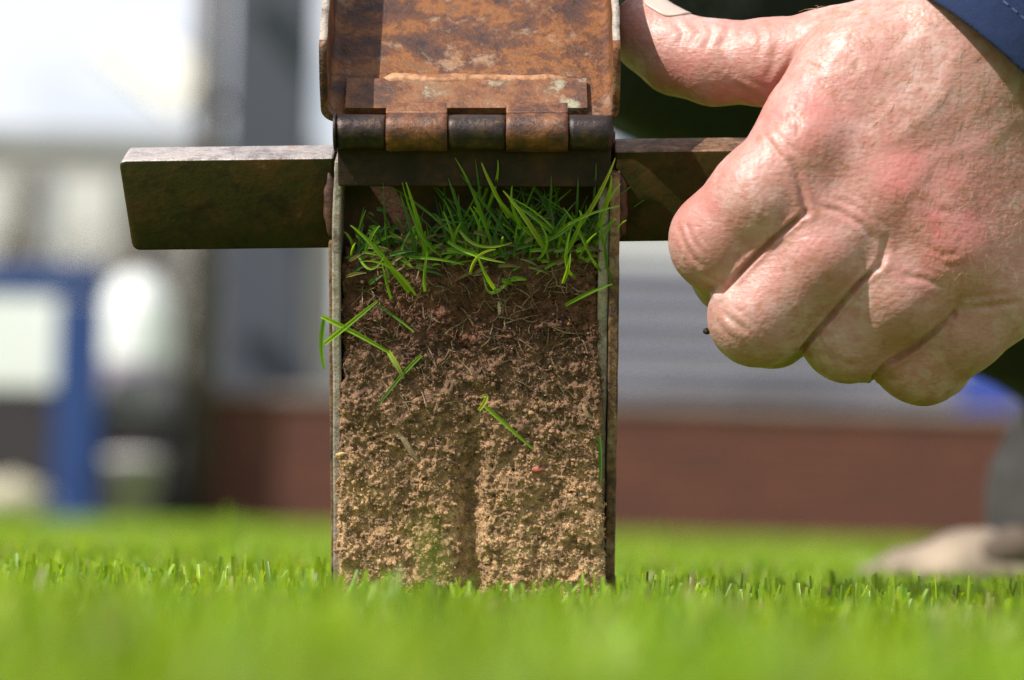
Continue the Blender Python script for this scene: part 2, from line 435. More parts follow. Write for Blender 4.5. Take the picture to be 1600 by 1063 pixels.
M_white = simple('white_sheet', (.72, .74, .74), .6, .03, 2); M_lilac = simple('grey_plastic_and_tank_shade', (.25, .22, .27), .6, .05, 3)
def lathe(prof, seg=28):
    bm = bmesh.new(); rings = []
    for r_, z_ in prof:
        rings.append([bm.verts.new((r_ * math.cos(2 * math.pi * i / seg), r_ * math.sin(2 * math.pi * i / seg), z_)) for i in range(seg)])
    for a, b in zip(rings, rings[1:]):
        for i in range(seg): bm.faces.new((a[i], a[(i + 1) % seg], b[(i + 1) % seg], b[i]))
    bm.faces.new(rings[0][::-1]); bm.faces.new(rings[-1]); return bm
# white board left of the post
d1 = D0 - .2
bx0, bx1 = X(-90, d1), X(88, d1)
board = empty('white_board', ((bx0 + bx1) / 2, YW - .2, 0)); tag(board, 'white board on legs left of the blue post', 'board')
hb = (bx1 - bx0) / 2
box('panel', (-hb, -.02, Z(608, d1, 40)), (hb, .02, Z(462, d1, 40)), M_white, board, .02)
for sx in (-1, 1): box('leg', (sx * hb * .8 - .03, .025, 0), (sx * hb * .8 + .03, .085, Z(480, d1, 40)), M_shed, board)
# white tank right of the post on a dark cart
d2 = D0 - .3; tx = X(206, d2); rr = (X(268, d2) - X(144, d2)) / 2
zb, ztp = Z(650, d2, 206), Z(425, d2, 206)
tank = empty('tank', (tx, YW - .3, zb)); tag(tank, 'tall white plastic tank right of the blue post', 'tank')
H = ztp - zb
bm_obj('shell', lathe([(rr * .55, 0), (rr * .98, .03), (rr, .10), (rr * 1.03, H * .3), (rr, H * .62), (rr * .86, H * .82), (rr * .55, H * .95), (rr * .28, H)]), M_white, tank, True)
bm_obj('cap', lathe([(rr * .3, H), (rr * .3, H + .06), (rr * .25, H + .075)]), M_shed, tank, True)
bm_obj('band', lathe([(rr * 1.02, H * .06), (rr * 1.05, H * .08), (rr * 1.05, H * .36), (rr * 1.02, H * .38)]), M_lilac, tank, True)  # lilac ring paints the shade on the tank's lower half
cart = empty('cart', (tx, YW - .3, 0)); tag(cart, 'low dark cart under the white tank', 'cart')
box('deck', (-rr * 1.15, -.3, zb - .09), (rr * 1.15, .3, zb - .002), M_shed, cart, .01)
for sx in (-1, 1):
    for sy in (-1, 1):
        bm = bmesh.new(); bmesh.ops.create_cone(bm, cap_ends=True, segments=20, radius1=.14, radius2=.14, depth=.07,
                                                matrix=Matrix.Translation((sx * rr * .85, sy * .26, .141)) @ Matrix.Rotation(R(90), 4, 'X'))
        bm_obj('wheel', bm, M_shed, cart)
    box('upright', (sx * rr * .85 - .03, -.16, .2), (sx * rr * .85 + .03, .16, zb - .095), M_shed, cart)
bk_ = empty('bucket', (X(208, D0 - 1.2), YW - 1.2, 0)); tag(bk_, 'pale lilac grey bucket on the turf below the tank', 'bucket')
bm_obj('shell', lathe([(.12, 0), (.17, .34), (.18, .345), (.18, .37)]), M_lilac, bk_, True)
bm_obj('lid', lathe([(.185, .371), (.185, .395), (.10, .41)]), M_pale, bk_, True)
sk = empty('sack', (X(8, D0 - 2), YW - 2.0, 0)); tag(sk, 'beige sack lying on the turf at the far left', 'sack')
bm = bmesh.new(); bmesh.ops.create_uvsphere(bm, u_segments=24, v_segments=14, radius=1, matrix=Matrix.Translation((0, 0, .11)) @ Matrix.Diagonal((.26, .2, .13, 1)))
for v in bm.verts: v.co.x *= 1 + .12 * math.sin(v.co.z * 40); v.co.z = max(0.0, v.co.z + .015 * math.sin(v.co.x * 30))
bm_obj('sack_body', bm, simple('beige_cloth', (.42, .38, .28), .9), sk, True)
box('tie', (.22, -.03, .10), (.30, .03, .15), M_tan, sk, .01)

# pale hall far behind the shed
hall = empty('hall', (X(100, 32), P(100, 823, 32).y, 0)); tag(hall, 'pale tan hall with a grey roof edge behind the shed', 'building')
hx0, hx1 = X(-600, 32) - X(100, 32), X(470, 32) - X(100, 32)
hz = Z(232, 32, 150)
box('wall', (hx0, 0, 0), (hx1, 6, hz), M_tan, hall)
box('roof_edge', (hx0 - .05, -.04, hz), (hx1 + .05, 6.2, hz + .22), simple('grey_fascia', (.27, .27, .29), .7), hall, .02)
for px, wpx, c in ((-140, 60, M_pale), (-20, 50, M_pale), (120, 85, M_pale), (228, 34, M_alu), (300, 50, M_pale), (60, 18, M_alu)):
    x0 = X(px - wpx / 2, 32) - X(100, 32); x1 = X(px + wpx / 2, 32) - X(100, 32)
    wdw = box('window', (x0, -.05, hz * .42), (x1, -.003, hz * .93), c, hall)
    box('sill', (x0 - .05, -.14, hz * .42 - .09), (x1 + .05, -.004, hz * .42 - .002), M_tan, wdw)
aw = empty('glint', (X(245, 24, 100), P(245, 90, 24).y, Z(105, 24, 245))); tag(aw, 'slanted cream sheet standing in for a blurred glint beside the grey pier', 'glint')  # made-up cream sheet in place of a bright out-of-focus highlight
box('glint_sheet', (-.42, -.5, -.03), (.42, .5, .03), simple('cream_sheet', (.80, .76, .66), .6), aw, .02, mat=Matrix.Rotation(R(36), 4, 'Y') @ Matrix.Rotation(R(30), 4, 'X'))
box('mast', (.33, -.03, -(aw.location.z)), (.39, .03, -.28), simple('grey_mast', (.25, .25, .27), .6), aw)  # added upright to carry the made-up sheet
# bare trees standing in front of the hall
M_bark = simple('grey_bark', (.16, .13, .115), .9, .3, 4)
def tube(bm, a, b, ra, rb, seg=6):
    a, b = Vector(a), Vector(b); q = (b - a).to_track_quat('Z', 'Y').to_matrix()
    ra_ = [bm.verts.new(a + q @ Vector((math.cos(t) * ra, math.sin(t) * ra, 0))) for t in [2 * math.pi * k / seg for k in range(seg)]]
    rb_ = [bm.verts.new(b + q @ Vector((math.cos(t) * rb, math.sin(t) * rb, 0))) for t in [2 * math.pi * k / seg for k in range(seg)]]
    for k in range(seg): bm.faces.new((ra_[k], ra_[(k + 1) % seg], rb_[(k + 1) % seg], rb_[k]))
def bare_tree(px, dep, H, lab, sd_):
    rd = random.Random(sd_); v = P(px, 823, dep); t_ = empty('bare_tree', (v.x, v.y, 0)); tag(t_, lab, 'tree', 'bare trees in front of the hall')
    b1 = bmesh.new(); tube(b1, (0, 0, 0), (.03, 0, H * .35), .07, .055, 10); tube(b1, (.03, 0, H * .35), (-.02, .02, H * .62), .055, .035, 10); bm_obj('trunk', b1, M_bark, t_, True)
    b2, b3 = bmesh.new(), bmesh.new()
    for k in range(11):
        z = H * rd.uniform(.28, .62); a = rd.uniform(0, 6.28); L_ = H * rd.uniform(.22, .38); e = Vector((math.cos(a) * L_ * .5, math.sin(a) * L_ * .5, z + L_ * .85)); m_ = Vector((math.cos(a) * L_ * .3, math.sin(a) * L_ * .3, z + L_ * .3))
        tube(b2, (0, 0, z), m_, .035, .025); tube(b2, m_, e, .025, .010)
        for j in range(16):
            s_ = m_.lerp(e, rd.random()); dv = Vector((rd.gauss(0, .2), rd.gauss(0, .2), rd.uniform(.05, .35))) * H * .3; tube(b3, s_, s_ + dv, .009, .003, 4)
    bm_obj('branches', b2, M_bark, t_, True); tag(bm_obj('twigs', b3, M_bark, t_), kind='stuff')
bare_tree(60, 27, 3.0, 'bare grey tree above the left end of the blue frame', 1)
bare_tree(165, 28, 3.4, 'bare grey tree above the gap between board and tank', 2)
bare_tree(262, 26.5, 3.1, 'bare grey tree nearest the left side of the grey pier', 3)
bare_tree(-60, 26, 3.2, 'bare grey tree beyond the left edge of the lawn', 4)
# pale building far behind the right part
hb2 = empty('pale_building', (X(1300, 34), P(800, 823, 34).y, 0)); tag(hb2, 'pale grey building seen above the bleachers behind the hand', 'building')
q0, q1 = X(900, 34) - X(1300, 34), X(1900, 34) - X(1300, 34); hz2 = Z(40, 34, 1000)
box('wall', (q0, 0, 0), (q1, 6, hz2), M_pale, hb2)
box('roof_edge', (q0 - .2, -.3, hz2), (q1 + .2, 6.2, hz2 + .3), M_riser, hb2)
for k in range(6):
    xx = q0 + (q1 - q0) * (k + .5) / 6; box('window', (xx - .35, -.04, hz2 * .62), (xx + .35, -.003, hz2 * .85), M_alu2, hb2)

# ------------------------------------------------------------------ grass
def blades(n, x, y, z, h, wd, lean, az, curl, col, seg=4, blunt=.55, fold=.25):
    """vectorised grass blades -> V, F(quads), colours; every blade a folded strip of seg+1 rows of 3 points"""
    t = np.linspace(0, 1, seg + 1)[None, :]                       # rows
    ang = lean[:, None] + curl[:, None] * t                       # inclination along the blade
    dt = 1.0 / seg
    ca = np.cumsum(np.concatenate([np.zeros((n, 1)), np.cos(ang[:, :-1] * .5 + ang[:, 1:] * .5)], 1), 1) * dt
    sa = np.cumsum(np.concatenate([np.zeros((n, 1)), np.sin(ang[:, :-1] * .5 + ang[:, 1:] * .5)], 1), 1) * dt
    up = ca * h[:, None]; out = sa * h[:, None]
    cx, cy = np.cos(az)[:, None], np.sin(az)[:, None]
    wr = wd[:, None] * np.clip(1.0 - (t ** 2.2) * (1 - blunt), 0, 1) * .5
    twist = rng.normal(0, .5, n)[:, None] * t
    wx = -np.sin(az[:, None] + twist); wy = np.cos(az[:, None] + twist)
    V = np.empty((n, seg + 1, 3, 3))
    for c, s in enumerate((-1, 0, 1)):
        off = wr * s; fo = (0 if s == 0 else 1) * wr * fold * 2
        V[:, :, c, 0] = x[:, None] + cx * out + wx * off - cx * fo * .7
        V[:, :, c, 1] = y[:, None] + cy * out + wy * off - cy * fo * .7
        V[:, :, c, 2] = z[:, None] + up + fo * .25
    base = (np.arange(n) * (seg + 1) * 3)[:, None, None]
    r = np.arange(seg)[None, :, None] * 3; c = np.arange(2)[None, None, :]
    i = base + r + c
    F = np.stack([i, i + 1, i + 4, i + 3], -1).reshape(-1, 4)
    C = np.repeat(col, (seg + 1) * 3, axis=0).reshape(n, seg + 1, 3, 3)
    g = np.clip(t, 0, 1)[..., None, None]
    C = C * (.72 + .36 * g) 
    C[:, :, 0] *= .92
    return V.reshape(-1, 3), F, C.reshape(-1, 3)
def grass_cols(n, dry=.05):
    b = rng.random(n)[:, None]; c2 = rng.random(n)[:, None]
    col = (1 - b) * np.array([.115, .232, .012]) + b * np.array([.280, .400, .024])
    col *= .75 + .5 * c2
    d = rng.random(n) < dry
    col[d] = np.array([.33, .30, .14]) * (.6 + .6 * rng.random(d.sum()))[:, None]
    return col
def turf(n, d0, d1, hw0, hw1, seg, hmul=1.0, wmul=1.0):
    # distances from the camera along y, width grows with the distance
    u = rng.random(n); d = np.sqrt(d0 ** 2 + u * (d1 ** 2 - d0 ** 2)) if hw1 > hw0 else d0 + u * (d1 - d0)
    half = hw0 + (hw1 - hw0) * (d - d0) / max(d1 - d0, 1e-6)
    x = (rng.random(n) * 2 - 1) * half; y = CAM_LOC.y + d
    h = (.0112 + .0024 * rng.standard_normal(n)).clip(.005, .0155) * hmul
    p3 = np.stack([x, y, np.zeros(n)], 1) * 1000
    h *= (1 + .34 * fbm(p3, 22, 3, 3)) * np.where(d < .62, 1.10, 1.0)
    wd = (.0013 + .0006 * rng.random(n)) * wmul
    az = rng.random(n) * 2 * math.pi
    lean = np.abs(rng.normal(.18, .22, n)); curl = rng.normal(.25, .35, n)
    col = grass_cols(n) * (1 + .18 * fbm(p3, 60, 2, 9))[:, None]
    return [x, y, np.zeros(n) - .001, h, wd, lean, az, curl, col], seg
parts = []
for args in ((16000, .10, .42, .13, .22, 4), (52000, .42, 1.25, .22, .42, 4), (26000, 1.25, 2.6, .42, .75, 3, 1.0, 1.5), (24000, 2.6, 7.0, .75, 1.8, 2, 1.05, 3.2), (20000, 7.0, 20.6, 1.8, 5.5, 2, 1.1, 8.0)):
    a, seg = turf(*args)
    x, y = a[0], a[1]
    # nothing grows where the tool stands in the ground; keep a gap in front of the lens
    keep = ~((np.abs(x + .010) < .046 + .004 * np.sin(y * 700)) & (y > -.026 + .008 * np.sin(x * 420 + 1) * np.sin(x * 150)) & (y < .034))
    a = [v[keep] for v in a]
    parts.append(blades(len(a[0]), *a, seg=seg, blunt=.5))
# a few long stray blades, dry clippings
n = 260
d = .45 + rng.random(n) * .75; x = (rng.random(n) * 2 - 1) * .3
a = [x, CAM_LOC.y + d, np.zeros(n), .0125 + .005 * rng.random(n), .0016 + .0006 * rng.random(n), rng.normal(.15, .15, n), rng.random(n) * 6.28, rng.normal(.2, .3, n), grass_cols(n, .25)]
keep = ~((np.abs(a[0] + .010) < .05) & (a[1] > -.03) & (a[1] < .035))
a = [v[keep] for v in a]
parts.append(blades(len(a[0]), *a, seg=4, blunt=.5))
# coarser upright blades in the plane of focus, most of them right of the tool
n = 110
px_ = np.where(rng.random(n) < .8, 1000 + 640 * rng.random(n), 480 * rng.random(n)); d = .77 + .075 * rng.random(n)
a = [(px_ - 800) / 6000 * d / .8, CAM_LOC.y + d, np.zeros(n), .0125 + .0048 * rng.random(n) ** 1.5, .0014 + .0009 * rng.random(n), rng.normal(.0, .10, n), rng.random(n) * 6.28, rng.normal(.08, .22, n), grass_cols(n, 0) * (.7 + .5 * rng.random((n, 1)))]
parts.append(blades(n, *a, seg=4, blunt=.4))
# tall soft tufts seen blurred behind and in front
for px, depth, hh, n in ((352, 1.75, .034, 9), (1040, 1.6, .030, 4), (690, .42, .0265, 2)):
    v = P(px, 880, depth)
    a = [v.x + rng.normal(0, .004, n), v.y + rng.normal(0, .004, n), np.zeros(n), hh * (.75 + .35 * rng.random(n)), np.full(n, .0022), rng.normal(.05, .12, n), rng.random(n) * 6.28, rng.normal(.1, .2, n), grass_cols(n, 0)]
    parts.append(blades(n, *a, seg=4))
V = []; F = []; Cc = []; o_ = 0
for v, f, c in parts: V.append(v); F.append(f + o_); Cc.append(c); o_ += len(v)
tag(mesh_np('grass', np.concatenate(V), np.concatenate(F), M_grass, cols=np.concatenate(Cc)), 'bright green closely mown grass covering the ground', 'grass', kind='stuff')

# ------------------------------------------------------------------ the soil profiler
def cam_frame(org, rx=0, ry=0, rz=0):
    """frame in camera space (mm) -> world matrix with metres"""
    Rm = Matrix.Rotation(R(ry), 4, 'Y') @ Matrix.Rotation(R(rx), 4, 'X') @ Matrix.Rotation(R(rz), 4, 'Z')
    return CAM_M @ Matrix.Translation(Vector(org) * MMM) @ Rm
LEAN = 14.0
TOOL = cam_frame(camv(740, 400, 0), LEAN, 0, -.35)       # x right, y up along the tool, z toward the viewer
BASE = TOOL @ Matrix.Translation((0, -.0975, -.006))
tool = empty('soil_profile_sampler', mat=BASE)
tag(tool, 'rusty steel soil sampler with an open hinged lid standing in the turf', 'sampler')
LOC = BASE.inverted() @ TOOL                              # tool frame inside the empty
def tbox(name, lo, hi, m, bev=.3, mat=None):
    bm = bmesh.new(); add_box(bm, [v * MMM for v in lo], [v * MMM for v in hi], bev * MMM, mat=mat)
    bmesh.ops.transform(bm, matrix=LOC, verts=bm.verts[:]); return bm_obj(name, bm, m, tool)
def to_world(mat):  # for shapes given in a world frame, expressed in the empty
    return BASE.inverted() @ mat
def wavy_plate(name, u0, u1, v0, v1, w0, w1, m, amp=.35, seed=0, off=None, n=90):
    """upright plate with a slightly wavering front edge"""
    rows = []
    vs_ = np.linspace(v0, v1, n)
    q = np.stack([vs_, np.zeros(n), np.full(n, seed * 3.)], 1)
    du = fbm(q, 16, 3, seed) * amp; dw = fbm(q, 6, 3, seed + 5) * amp * .6; du2 = fbm(q, 4, 2, seed + 9) * amp * .5
    bev = min(.5, (u1 - u0) * .3)
    for i, v in enumerate(vs_):
        o = (off(v) if off else 0) + du[i]
        a, b = u0 + o, u1 + o + du2[i] * .6; f = w1 + dw[i]
        rows += [(a, v, w0), (a, v, f - bev), (a + bev * .3, v, f - bev * .3), (a + bev, v, f), (b - bev, v, f), (b - bev * .3, v, f - bev * .3), (b, v, f - bev), (b, v, w0)]
    V = np.array(rows) * MMM; L = np.array(LOC); V = V @ L[:3, :3].T + L[:3, 3]
    F = []
    for i in range(n - 1):
        for k in range(8): F.append((i * 8 + k, i * 8 + (k + 1) % 8, i * 8 + 8 + (k + 1) % 8, i * 8 + 8 + k))
    for i0 in (0, (n - 1) * 8): F += [(i0, i0 + 1, i0 + 6, i0 + 7), (i0 + 1, i0 + 2, i0 + 5, i0 + 6), (i0 + 2, i0 + 3, i0 + 4, i0 + 5)]
    o = mesh_np(name, V, F, m, tool, smooth=False)
    bm = bmesh.new(); bm.from_mesh(o.data); bmesh.ops.recalc_face_normals(bm, faces=bm.faces[:]); bm.to_mesh(o.data); bm.free()
    return o
# back plate and side plates (an inner channel nested in an outer one)
tbox('back_plate', (-37, -100, -19), (37, 30, -16), M_inner, .4)
wavy_plate('inner_side_plate', -36.3, -34.1, -100, 24.5, -16, .6, M_edge, .35, 1, off=lambda v: -.55 + .75 * math.exp(-((v - 26) / 14) ** 2) - .003 * (-v if v < 0 else 0))
wavy_plate('inner_side_plate', 32.3, 35.1, -100, 25.5, -16, -.4, M_edge, .3, 2, off=lambda v: .15 + .002 * min(v, 0))
wavy_plate('outer_side_plate', -37.9, -36.5, -100, 3, -18, -.2, M_outer, .25, 3, off=lambda v: .1)
wavy_plate('outer_side_plate', 35.3, 38.0, -100, 22, -18, 1.0, M_outer, .3, 4, off=lambda v: .0)
tbox('cross_plate', (-33.3, 17.5, -7), (31.8, 30.5, -3.2), M_skirt, .6)

# foot bar of angle section: front leg and top leg, slanting left end
def angle_bar(name, x0, x1, slant, mat, mats):
    bm = bmesh.new()
    prof = [(0, 0), (0, -24.2), (-4, -24.2), (-4, -4), (-17, -4), (-17, 0)]   # (w, v)
    def ring(u, s):
        return [bm.verts.new(((u + s * (-v) / 24.2) * MMM, v * MMM, ww_ * MMM)) for ww_, v in prof]
    a, b = ring(x0, slant), ring(x1, 0)
    n = len(prof)
    for i in range(n): bm.faces.new((a[i], b[i], b[(i + 1) % n], a[(i + 1) % n]))
    bm.faces.new(a); bm.faces.new(b[::-1])
    bmesh.ops.recalc_face_normals(bm, faces=bm.faces[:])
    ce = [e for e in bm.edges if abs(e.verts[0].co.x - e.verts[1].co.x) < 1e-6 and abs(e.verts[0].co.y - e.verts[1].co.y) < 1e-6 and e.verts[0].co.x < (x0 + 4) * MMM]
    if slant: bmesh.ops.bevel(bm, geom=[e for e in ce if e.verts[0].co.y < -.02 or e.verts[0].co.y > -.001], offset=2.0 * MMM, segments=5, profile=.5, affect='EDGES')
    bmesh.ops.bevel(bm, geom=bm.edges[:] if not slant else [e for e in bm.edges if e.calc_face_angle(0) > .5], offset=.7 * MMM, segments=3, profile=.5, affect='EDGES')
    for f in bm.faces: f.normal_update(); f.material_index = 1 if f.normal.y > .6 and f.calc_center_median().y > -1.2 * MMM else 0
    bmesh.ops.transform(bm, matrix=mat, verts=bm.verts[:])
    o = bm_obj(name, bm, None, tool, True)
    for m in mats: o.data.materials.append(m)
    return o
BARF = cam_frame(camv(740, 243.5, 2.0), LEAN + 1, 0, .75)
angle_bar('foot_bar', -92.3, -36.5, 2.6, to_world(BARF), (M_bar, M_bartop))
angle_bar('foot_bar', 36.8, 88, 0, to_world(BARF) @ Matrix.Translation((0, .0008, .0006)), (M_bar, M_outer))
# weld blobs where the bar meets the channel
for sx, px_ in ((-1, -38.6), (1, 39.6)):
    bm = bmesh.new(); bmesh.ops.create_icosphere(bm, subdivisions=3, radius=1)
    for v in bm.verts:
        n_ = v.co.normalized(); k = .8 + .10 * math.sin(9 * n_.y + 3 * n_.x); v.co = Vector((n_.x * 2.2, n_.y * 10.5, n_.z * 1.8)) * k * MMM
    bmesh.ops.transform(bm, matrix=LOC @ Matrix.Translation((px_ * .97 * MMM, 12 * MMM, -4.2 * MMM)), verts=bm.verts[:]); bm_obj('weld', bm, M_inner, tool, True)

# hinge
HINGE = cam_frame(camv(740, 207, 11.5), LEAN, 0, -.2)
def barrel(name, u0, u1, r_, m, seed):
    seg, nu = 40, max(6, int((u1 - u0) / 1.2))
    us = np.linspace(u0, u1, nu)
    prof = [(us[0], r_ - .5)] + [(us[0] + .15, r_ - .12)] + [(u_, r_) for u_ in us[1:-1]] + [(us[-1] - .15, r_ - .12), (us[-1], r_ - .5)]
    V = []
    for u_, rad in prof:
        for k in range(seg):
            a = 2 * math.pi * k / seg; V.append((u_, math.cos(a) * rad, math.sin(a) * rad))
    V = np.array(V); dn = fbm(V + seed * 50, 3.5, 3, seed) * .16
    n_ = V.copy(); n_[:, 0] = 0; n_ /= np.maximum(np.linalg.norm(n_, axis=1, keepdims=True), 1e-6); V = V + n_ * dn[:, None]
    V = np.concatenate([V, [[us[0], 0, 0], [us[-1], 0, 0]]])
    F = []; m_ = len(prof)
    for i in range(m_ - 1):
        for k in range(seg): F.append((i * seg + k, i * seg + (k + 1) % seg, (i + 1) * seg + (k + 1) % seg, (i + 1) * seg + k))
    c0, c1 = len(V) - 2, len(V) - 1
    for k in range(0, seg, 2):
        F.append((c0, (k + 2) % seg, k + 1, k)); b_ = (m_ - 1) * seg; F.append((c1, b_ + k, b_ + k + 1, b_ + (k + 2) % seg))
    W = to_world(HINGE); L = np.array(W)
    V = (V * MMM) @ L[:3, :3].T + L[:3, 3]
    return mesh_np(name, V, F, m, tool, smooth=True)
k_ = 1 / 6.08
def hu(px): return (px - 740) * k_
for i, (a, b, m) in enumerate(((527, 602.5, M_dark), (700.5, 789.5, M_dark), (888.5, 955, M_dark))):
    barrel('hinge_knuckle', hu(a), hu(b), 4.5, m, i)
for i, (a, b) in enumerate(((603.5, 699.5), (790.5, 887.5))):
    o = barrel('hinge_knuckle', hu(a), hu(b), 4.95, M_knuckle, 7 + i); o['label'] = 'orange rusty hinge knuckle'
barrel('hinge_pin', hu(521.5), hu(958.5), 2.6, M_dark, 21)
barrel('hinge_cap', hu(521.5), hu(526.6), 4.9, M_dark, 22)
# skirts under the dark knuckles
bm = bmesh.new()
for a, b in ((527, 955),):
    add_box(bm, (hu(a) * MMM, -.0145, -.0045), (hu(b) * MMM, -.0015, -.0015), .0004)
bmesh.ops.transform(bm, matrix=to_world(HINGE), verts=bm.verts[:]); bm_obj('hinge_skirt', bm, M_skirt, tool)

# lid: U section swept away from the hinge
LB = 50.0
LIDF = cam_frame(camv(735, 186, 6.5), -LB, 0, .1)
def lid():
    t_ = 1.9; r_ = 3.2; hw = 37.6; FH = 20.0
    L_ = np.concatenate([np.linspace(0, 6, 14), np.linspace(6.6, 120, 120)])
    def profile(h):
        c = [(-hw, h * f) for f in np.linspace(1, r_ / h if h > r_ else .99, 8)] if h > r_ else [(-hw + 1e-3 * i, r_ - .01 * i) for i in range(8)]
        c += [(-hw + r_ - r_ * math.cos(a), r_ - r_ * math.sin(a)) for a in np.linspace(.15, math.pi / 2, 7)]
        c += [(x_, 0) for x_ in np.linspace(-hw + r_ + 1, hw - r_ - 1, 40)]
        c += [(hw - r_ + r_ * math.cos(a), r_ - r_ * math.sin(a)) for a in np.linspace(math.pi / 2, .15, 7)]
        c += [(hw, h * f) for f in np.linspace(r_ / h, 1, 8)] if h > r_ else [(hw - 1e-3 * i, r_ - .01 * (7 - i)) for i in range(8)]
        return np.array(c)
    rows = []
    for l_ in L_:
        h = r_ + .4 + (FH - r_ - .4) * math.sqrt(max(0, 1 - (1 - min(l_ / 6, 1)) ** 2))
        c = profile(h)
        tg = np.gradient(c, axis=0); n_ = np.stack([-tg[:, 1], tg[:, 0]], 1); n_ /= np.linalg.norm(n_, axis=1, keepdims=True)
        a, b = c + n_ * t_ / 2, c - n_ * t_ / 2
        loop = np.concatenate([a, b[::-1]])
        rows.append(np.stack([loop[:, 0], np.full(len(loop), l_), loop[:, 1]], 1))
    m_ = len(rows[0]); V = np.concatenate(rows)
    V[:, 2] += fbm(V, 22, 2, 4) * .5; V[:, 0] += fbm(V, 9, 2, 6) * .22
    F = []
    for i in range(len(rows) - 1):
        for k in range(m_): F.append((i * m_ + k, i * m_ + (k + 1) % m_, (i + 1) * m_ + (k + 1) % m_, (i + 1) * m_ + k))
    hlf = m_ // 2
    for base in (0, (len(rows) - 1) * m_):
        for k in range(hlf - 1): F.append((base + k, base + k + 1, base + m_ - 2 - k, base + m_ - 1 - k))
    L = np.array(to_world(LIDF)); V2 = (V * MMM) @ L[:3, :3].T + L[:3, 3]
    o = mesh_np('lid', V2, F, M_lid, tool, smooth=True)
    bm = bmesh.new(); bm.from_mesh(o.data); bmesh.ops.recalc_face_normals(bm, faces=bm.faces[:]); bm.to_mesh(o.data); bm.free()
    # bare worn metal along the flange rims
    o.data.materials.append(M_edge)
    mi = np.zeros(len(o.data.polygons), np.int32)
    co = V
    for p in o.data.polygons:
        vv = co[list(p.vertices)].mean(0)
        if abs(vv[0]) > hw - 2.5 and vv[2] > FH - .25 and vv[1] > 7: mi[p.index] = 1
    o.data.polygons.foreach_set('material_index', mi)
    return o
lid_o = lid()
LL = to_world(LIDF)
def plate_bumpy(name, u0, u1, l0, l1, w0, w1, m, parent, seed=0):
    nu, nl = 90, 24
    us = np.linspace(u0, u1, nu); ls = np.linspace(l0, l1, nl)
    U, Lm = np.meshgrid(us, ls, indexing='ij'); top = np.stack([U, Lm, np.full_like(U, w1)], -1).reshape(-1, 3)
    top[:, 2] += fbm(top, 2.5, 3, seed) * .14
    e0 = fbm(top * [1, 0, 0], 4, 2, seed + 3) * .35
    top[:, 1] += np.where(top[:, 1] > (l0 + l1) / 2, e0, 0)
    bot = top.copy(); bot[:, 2] = w0
    V = np.concatenate([top, bot]); n_ = len(top); F = []
    for i in range(nu - 1):
        for j in range(nl - 1):
            a = i * nl + j; F.append((a, a + nl, a + nl + 1, a + 1)); F.append((n_ + a, n_ + a + 1, n_ + a + nl + 1, n_ + a + nl))
    for i in range(nu - 1):
        a = i * nl; F.append((a, n_ + a, n_ + a + nl, a + nl)); a += nl - 1; F.append((a, a + nl, n_ + a + nl, n_ + a))
    for j in range(nl - 1):
        a = j; F.append((a, a + 1, n_ + a + 1, n_ + a)); a = (nu - 1) * nl + j; F.append((a, n_ + a, n_ + a + 1, a + 1))
    L = np.array(LL); V = (V * MMM) @ L[:3, :3].T + L[:3, 3]
    return mesh_np(name, V, F, m, parent, smooth=False)
kl = 1 / 6.03
plate_bumpy('hinge_leaf', (540 - 735) * kl, (917 - 735) * kl, 1.0, 14.2, .95, 2.8, M_leaf, tool, 2)
# weld bead along the top of the leaf
nb = 130; us = np.linspace((596 - 735) * kl, (888 - 735) * kl, nb); V = []; F = []
for i, u_ in enumerate(us):
    e = min(1, i / 6, (nb - 1 - i) / 14); rad = (1.35 + .03 * math.sin(i * .9) + .10 * math.sin(i * .17) + .05 * random.random()) * (.35 + .65 * e) * (1.08 if i < 60 else .9)
    cy = 14.6 + .25 * math.sin(i * .12)
    for k in range(12):
        a = 2 * math.pi * k / 12; V.append((u_ + .25 * math.cos(a), cy + math.cos(a) * rad * 1.3, 2.0 + math.sin(a) * rad))
for i in range(nb - 1):
    for k in range(12): F.append((i * 12 + k, i * 12 + (k + 1) % 12, i * 12 + 12 + (k + 1) % 12, i * 12 + 12 + k))
L = np.array(LL); V = (np.array(V) * MMM) @ L[:3, :3].T + L[:3, 3]
mesh_np('weld_bead', V, F, M_weld, tool)
# leaf tabs that wrap over the barrel in two places
for a, b in ((603.5, 699.5), (790.5, 887.5)):
    bm = bmesh.new(); add_box(bm, ((a - 735) * kl * MMM, -.0012, .0004), ((b - 735) * kl * MMM, .0035, .0029), .0005)
    bmesh.ops.transform(bm, matrix=LL, verts=bm.verts[:]); bm_obj('leaf_tab', bm, M_knuckle, tool)

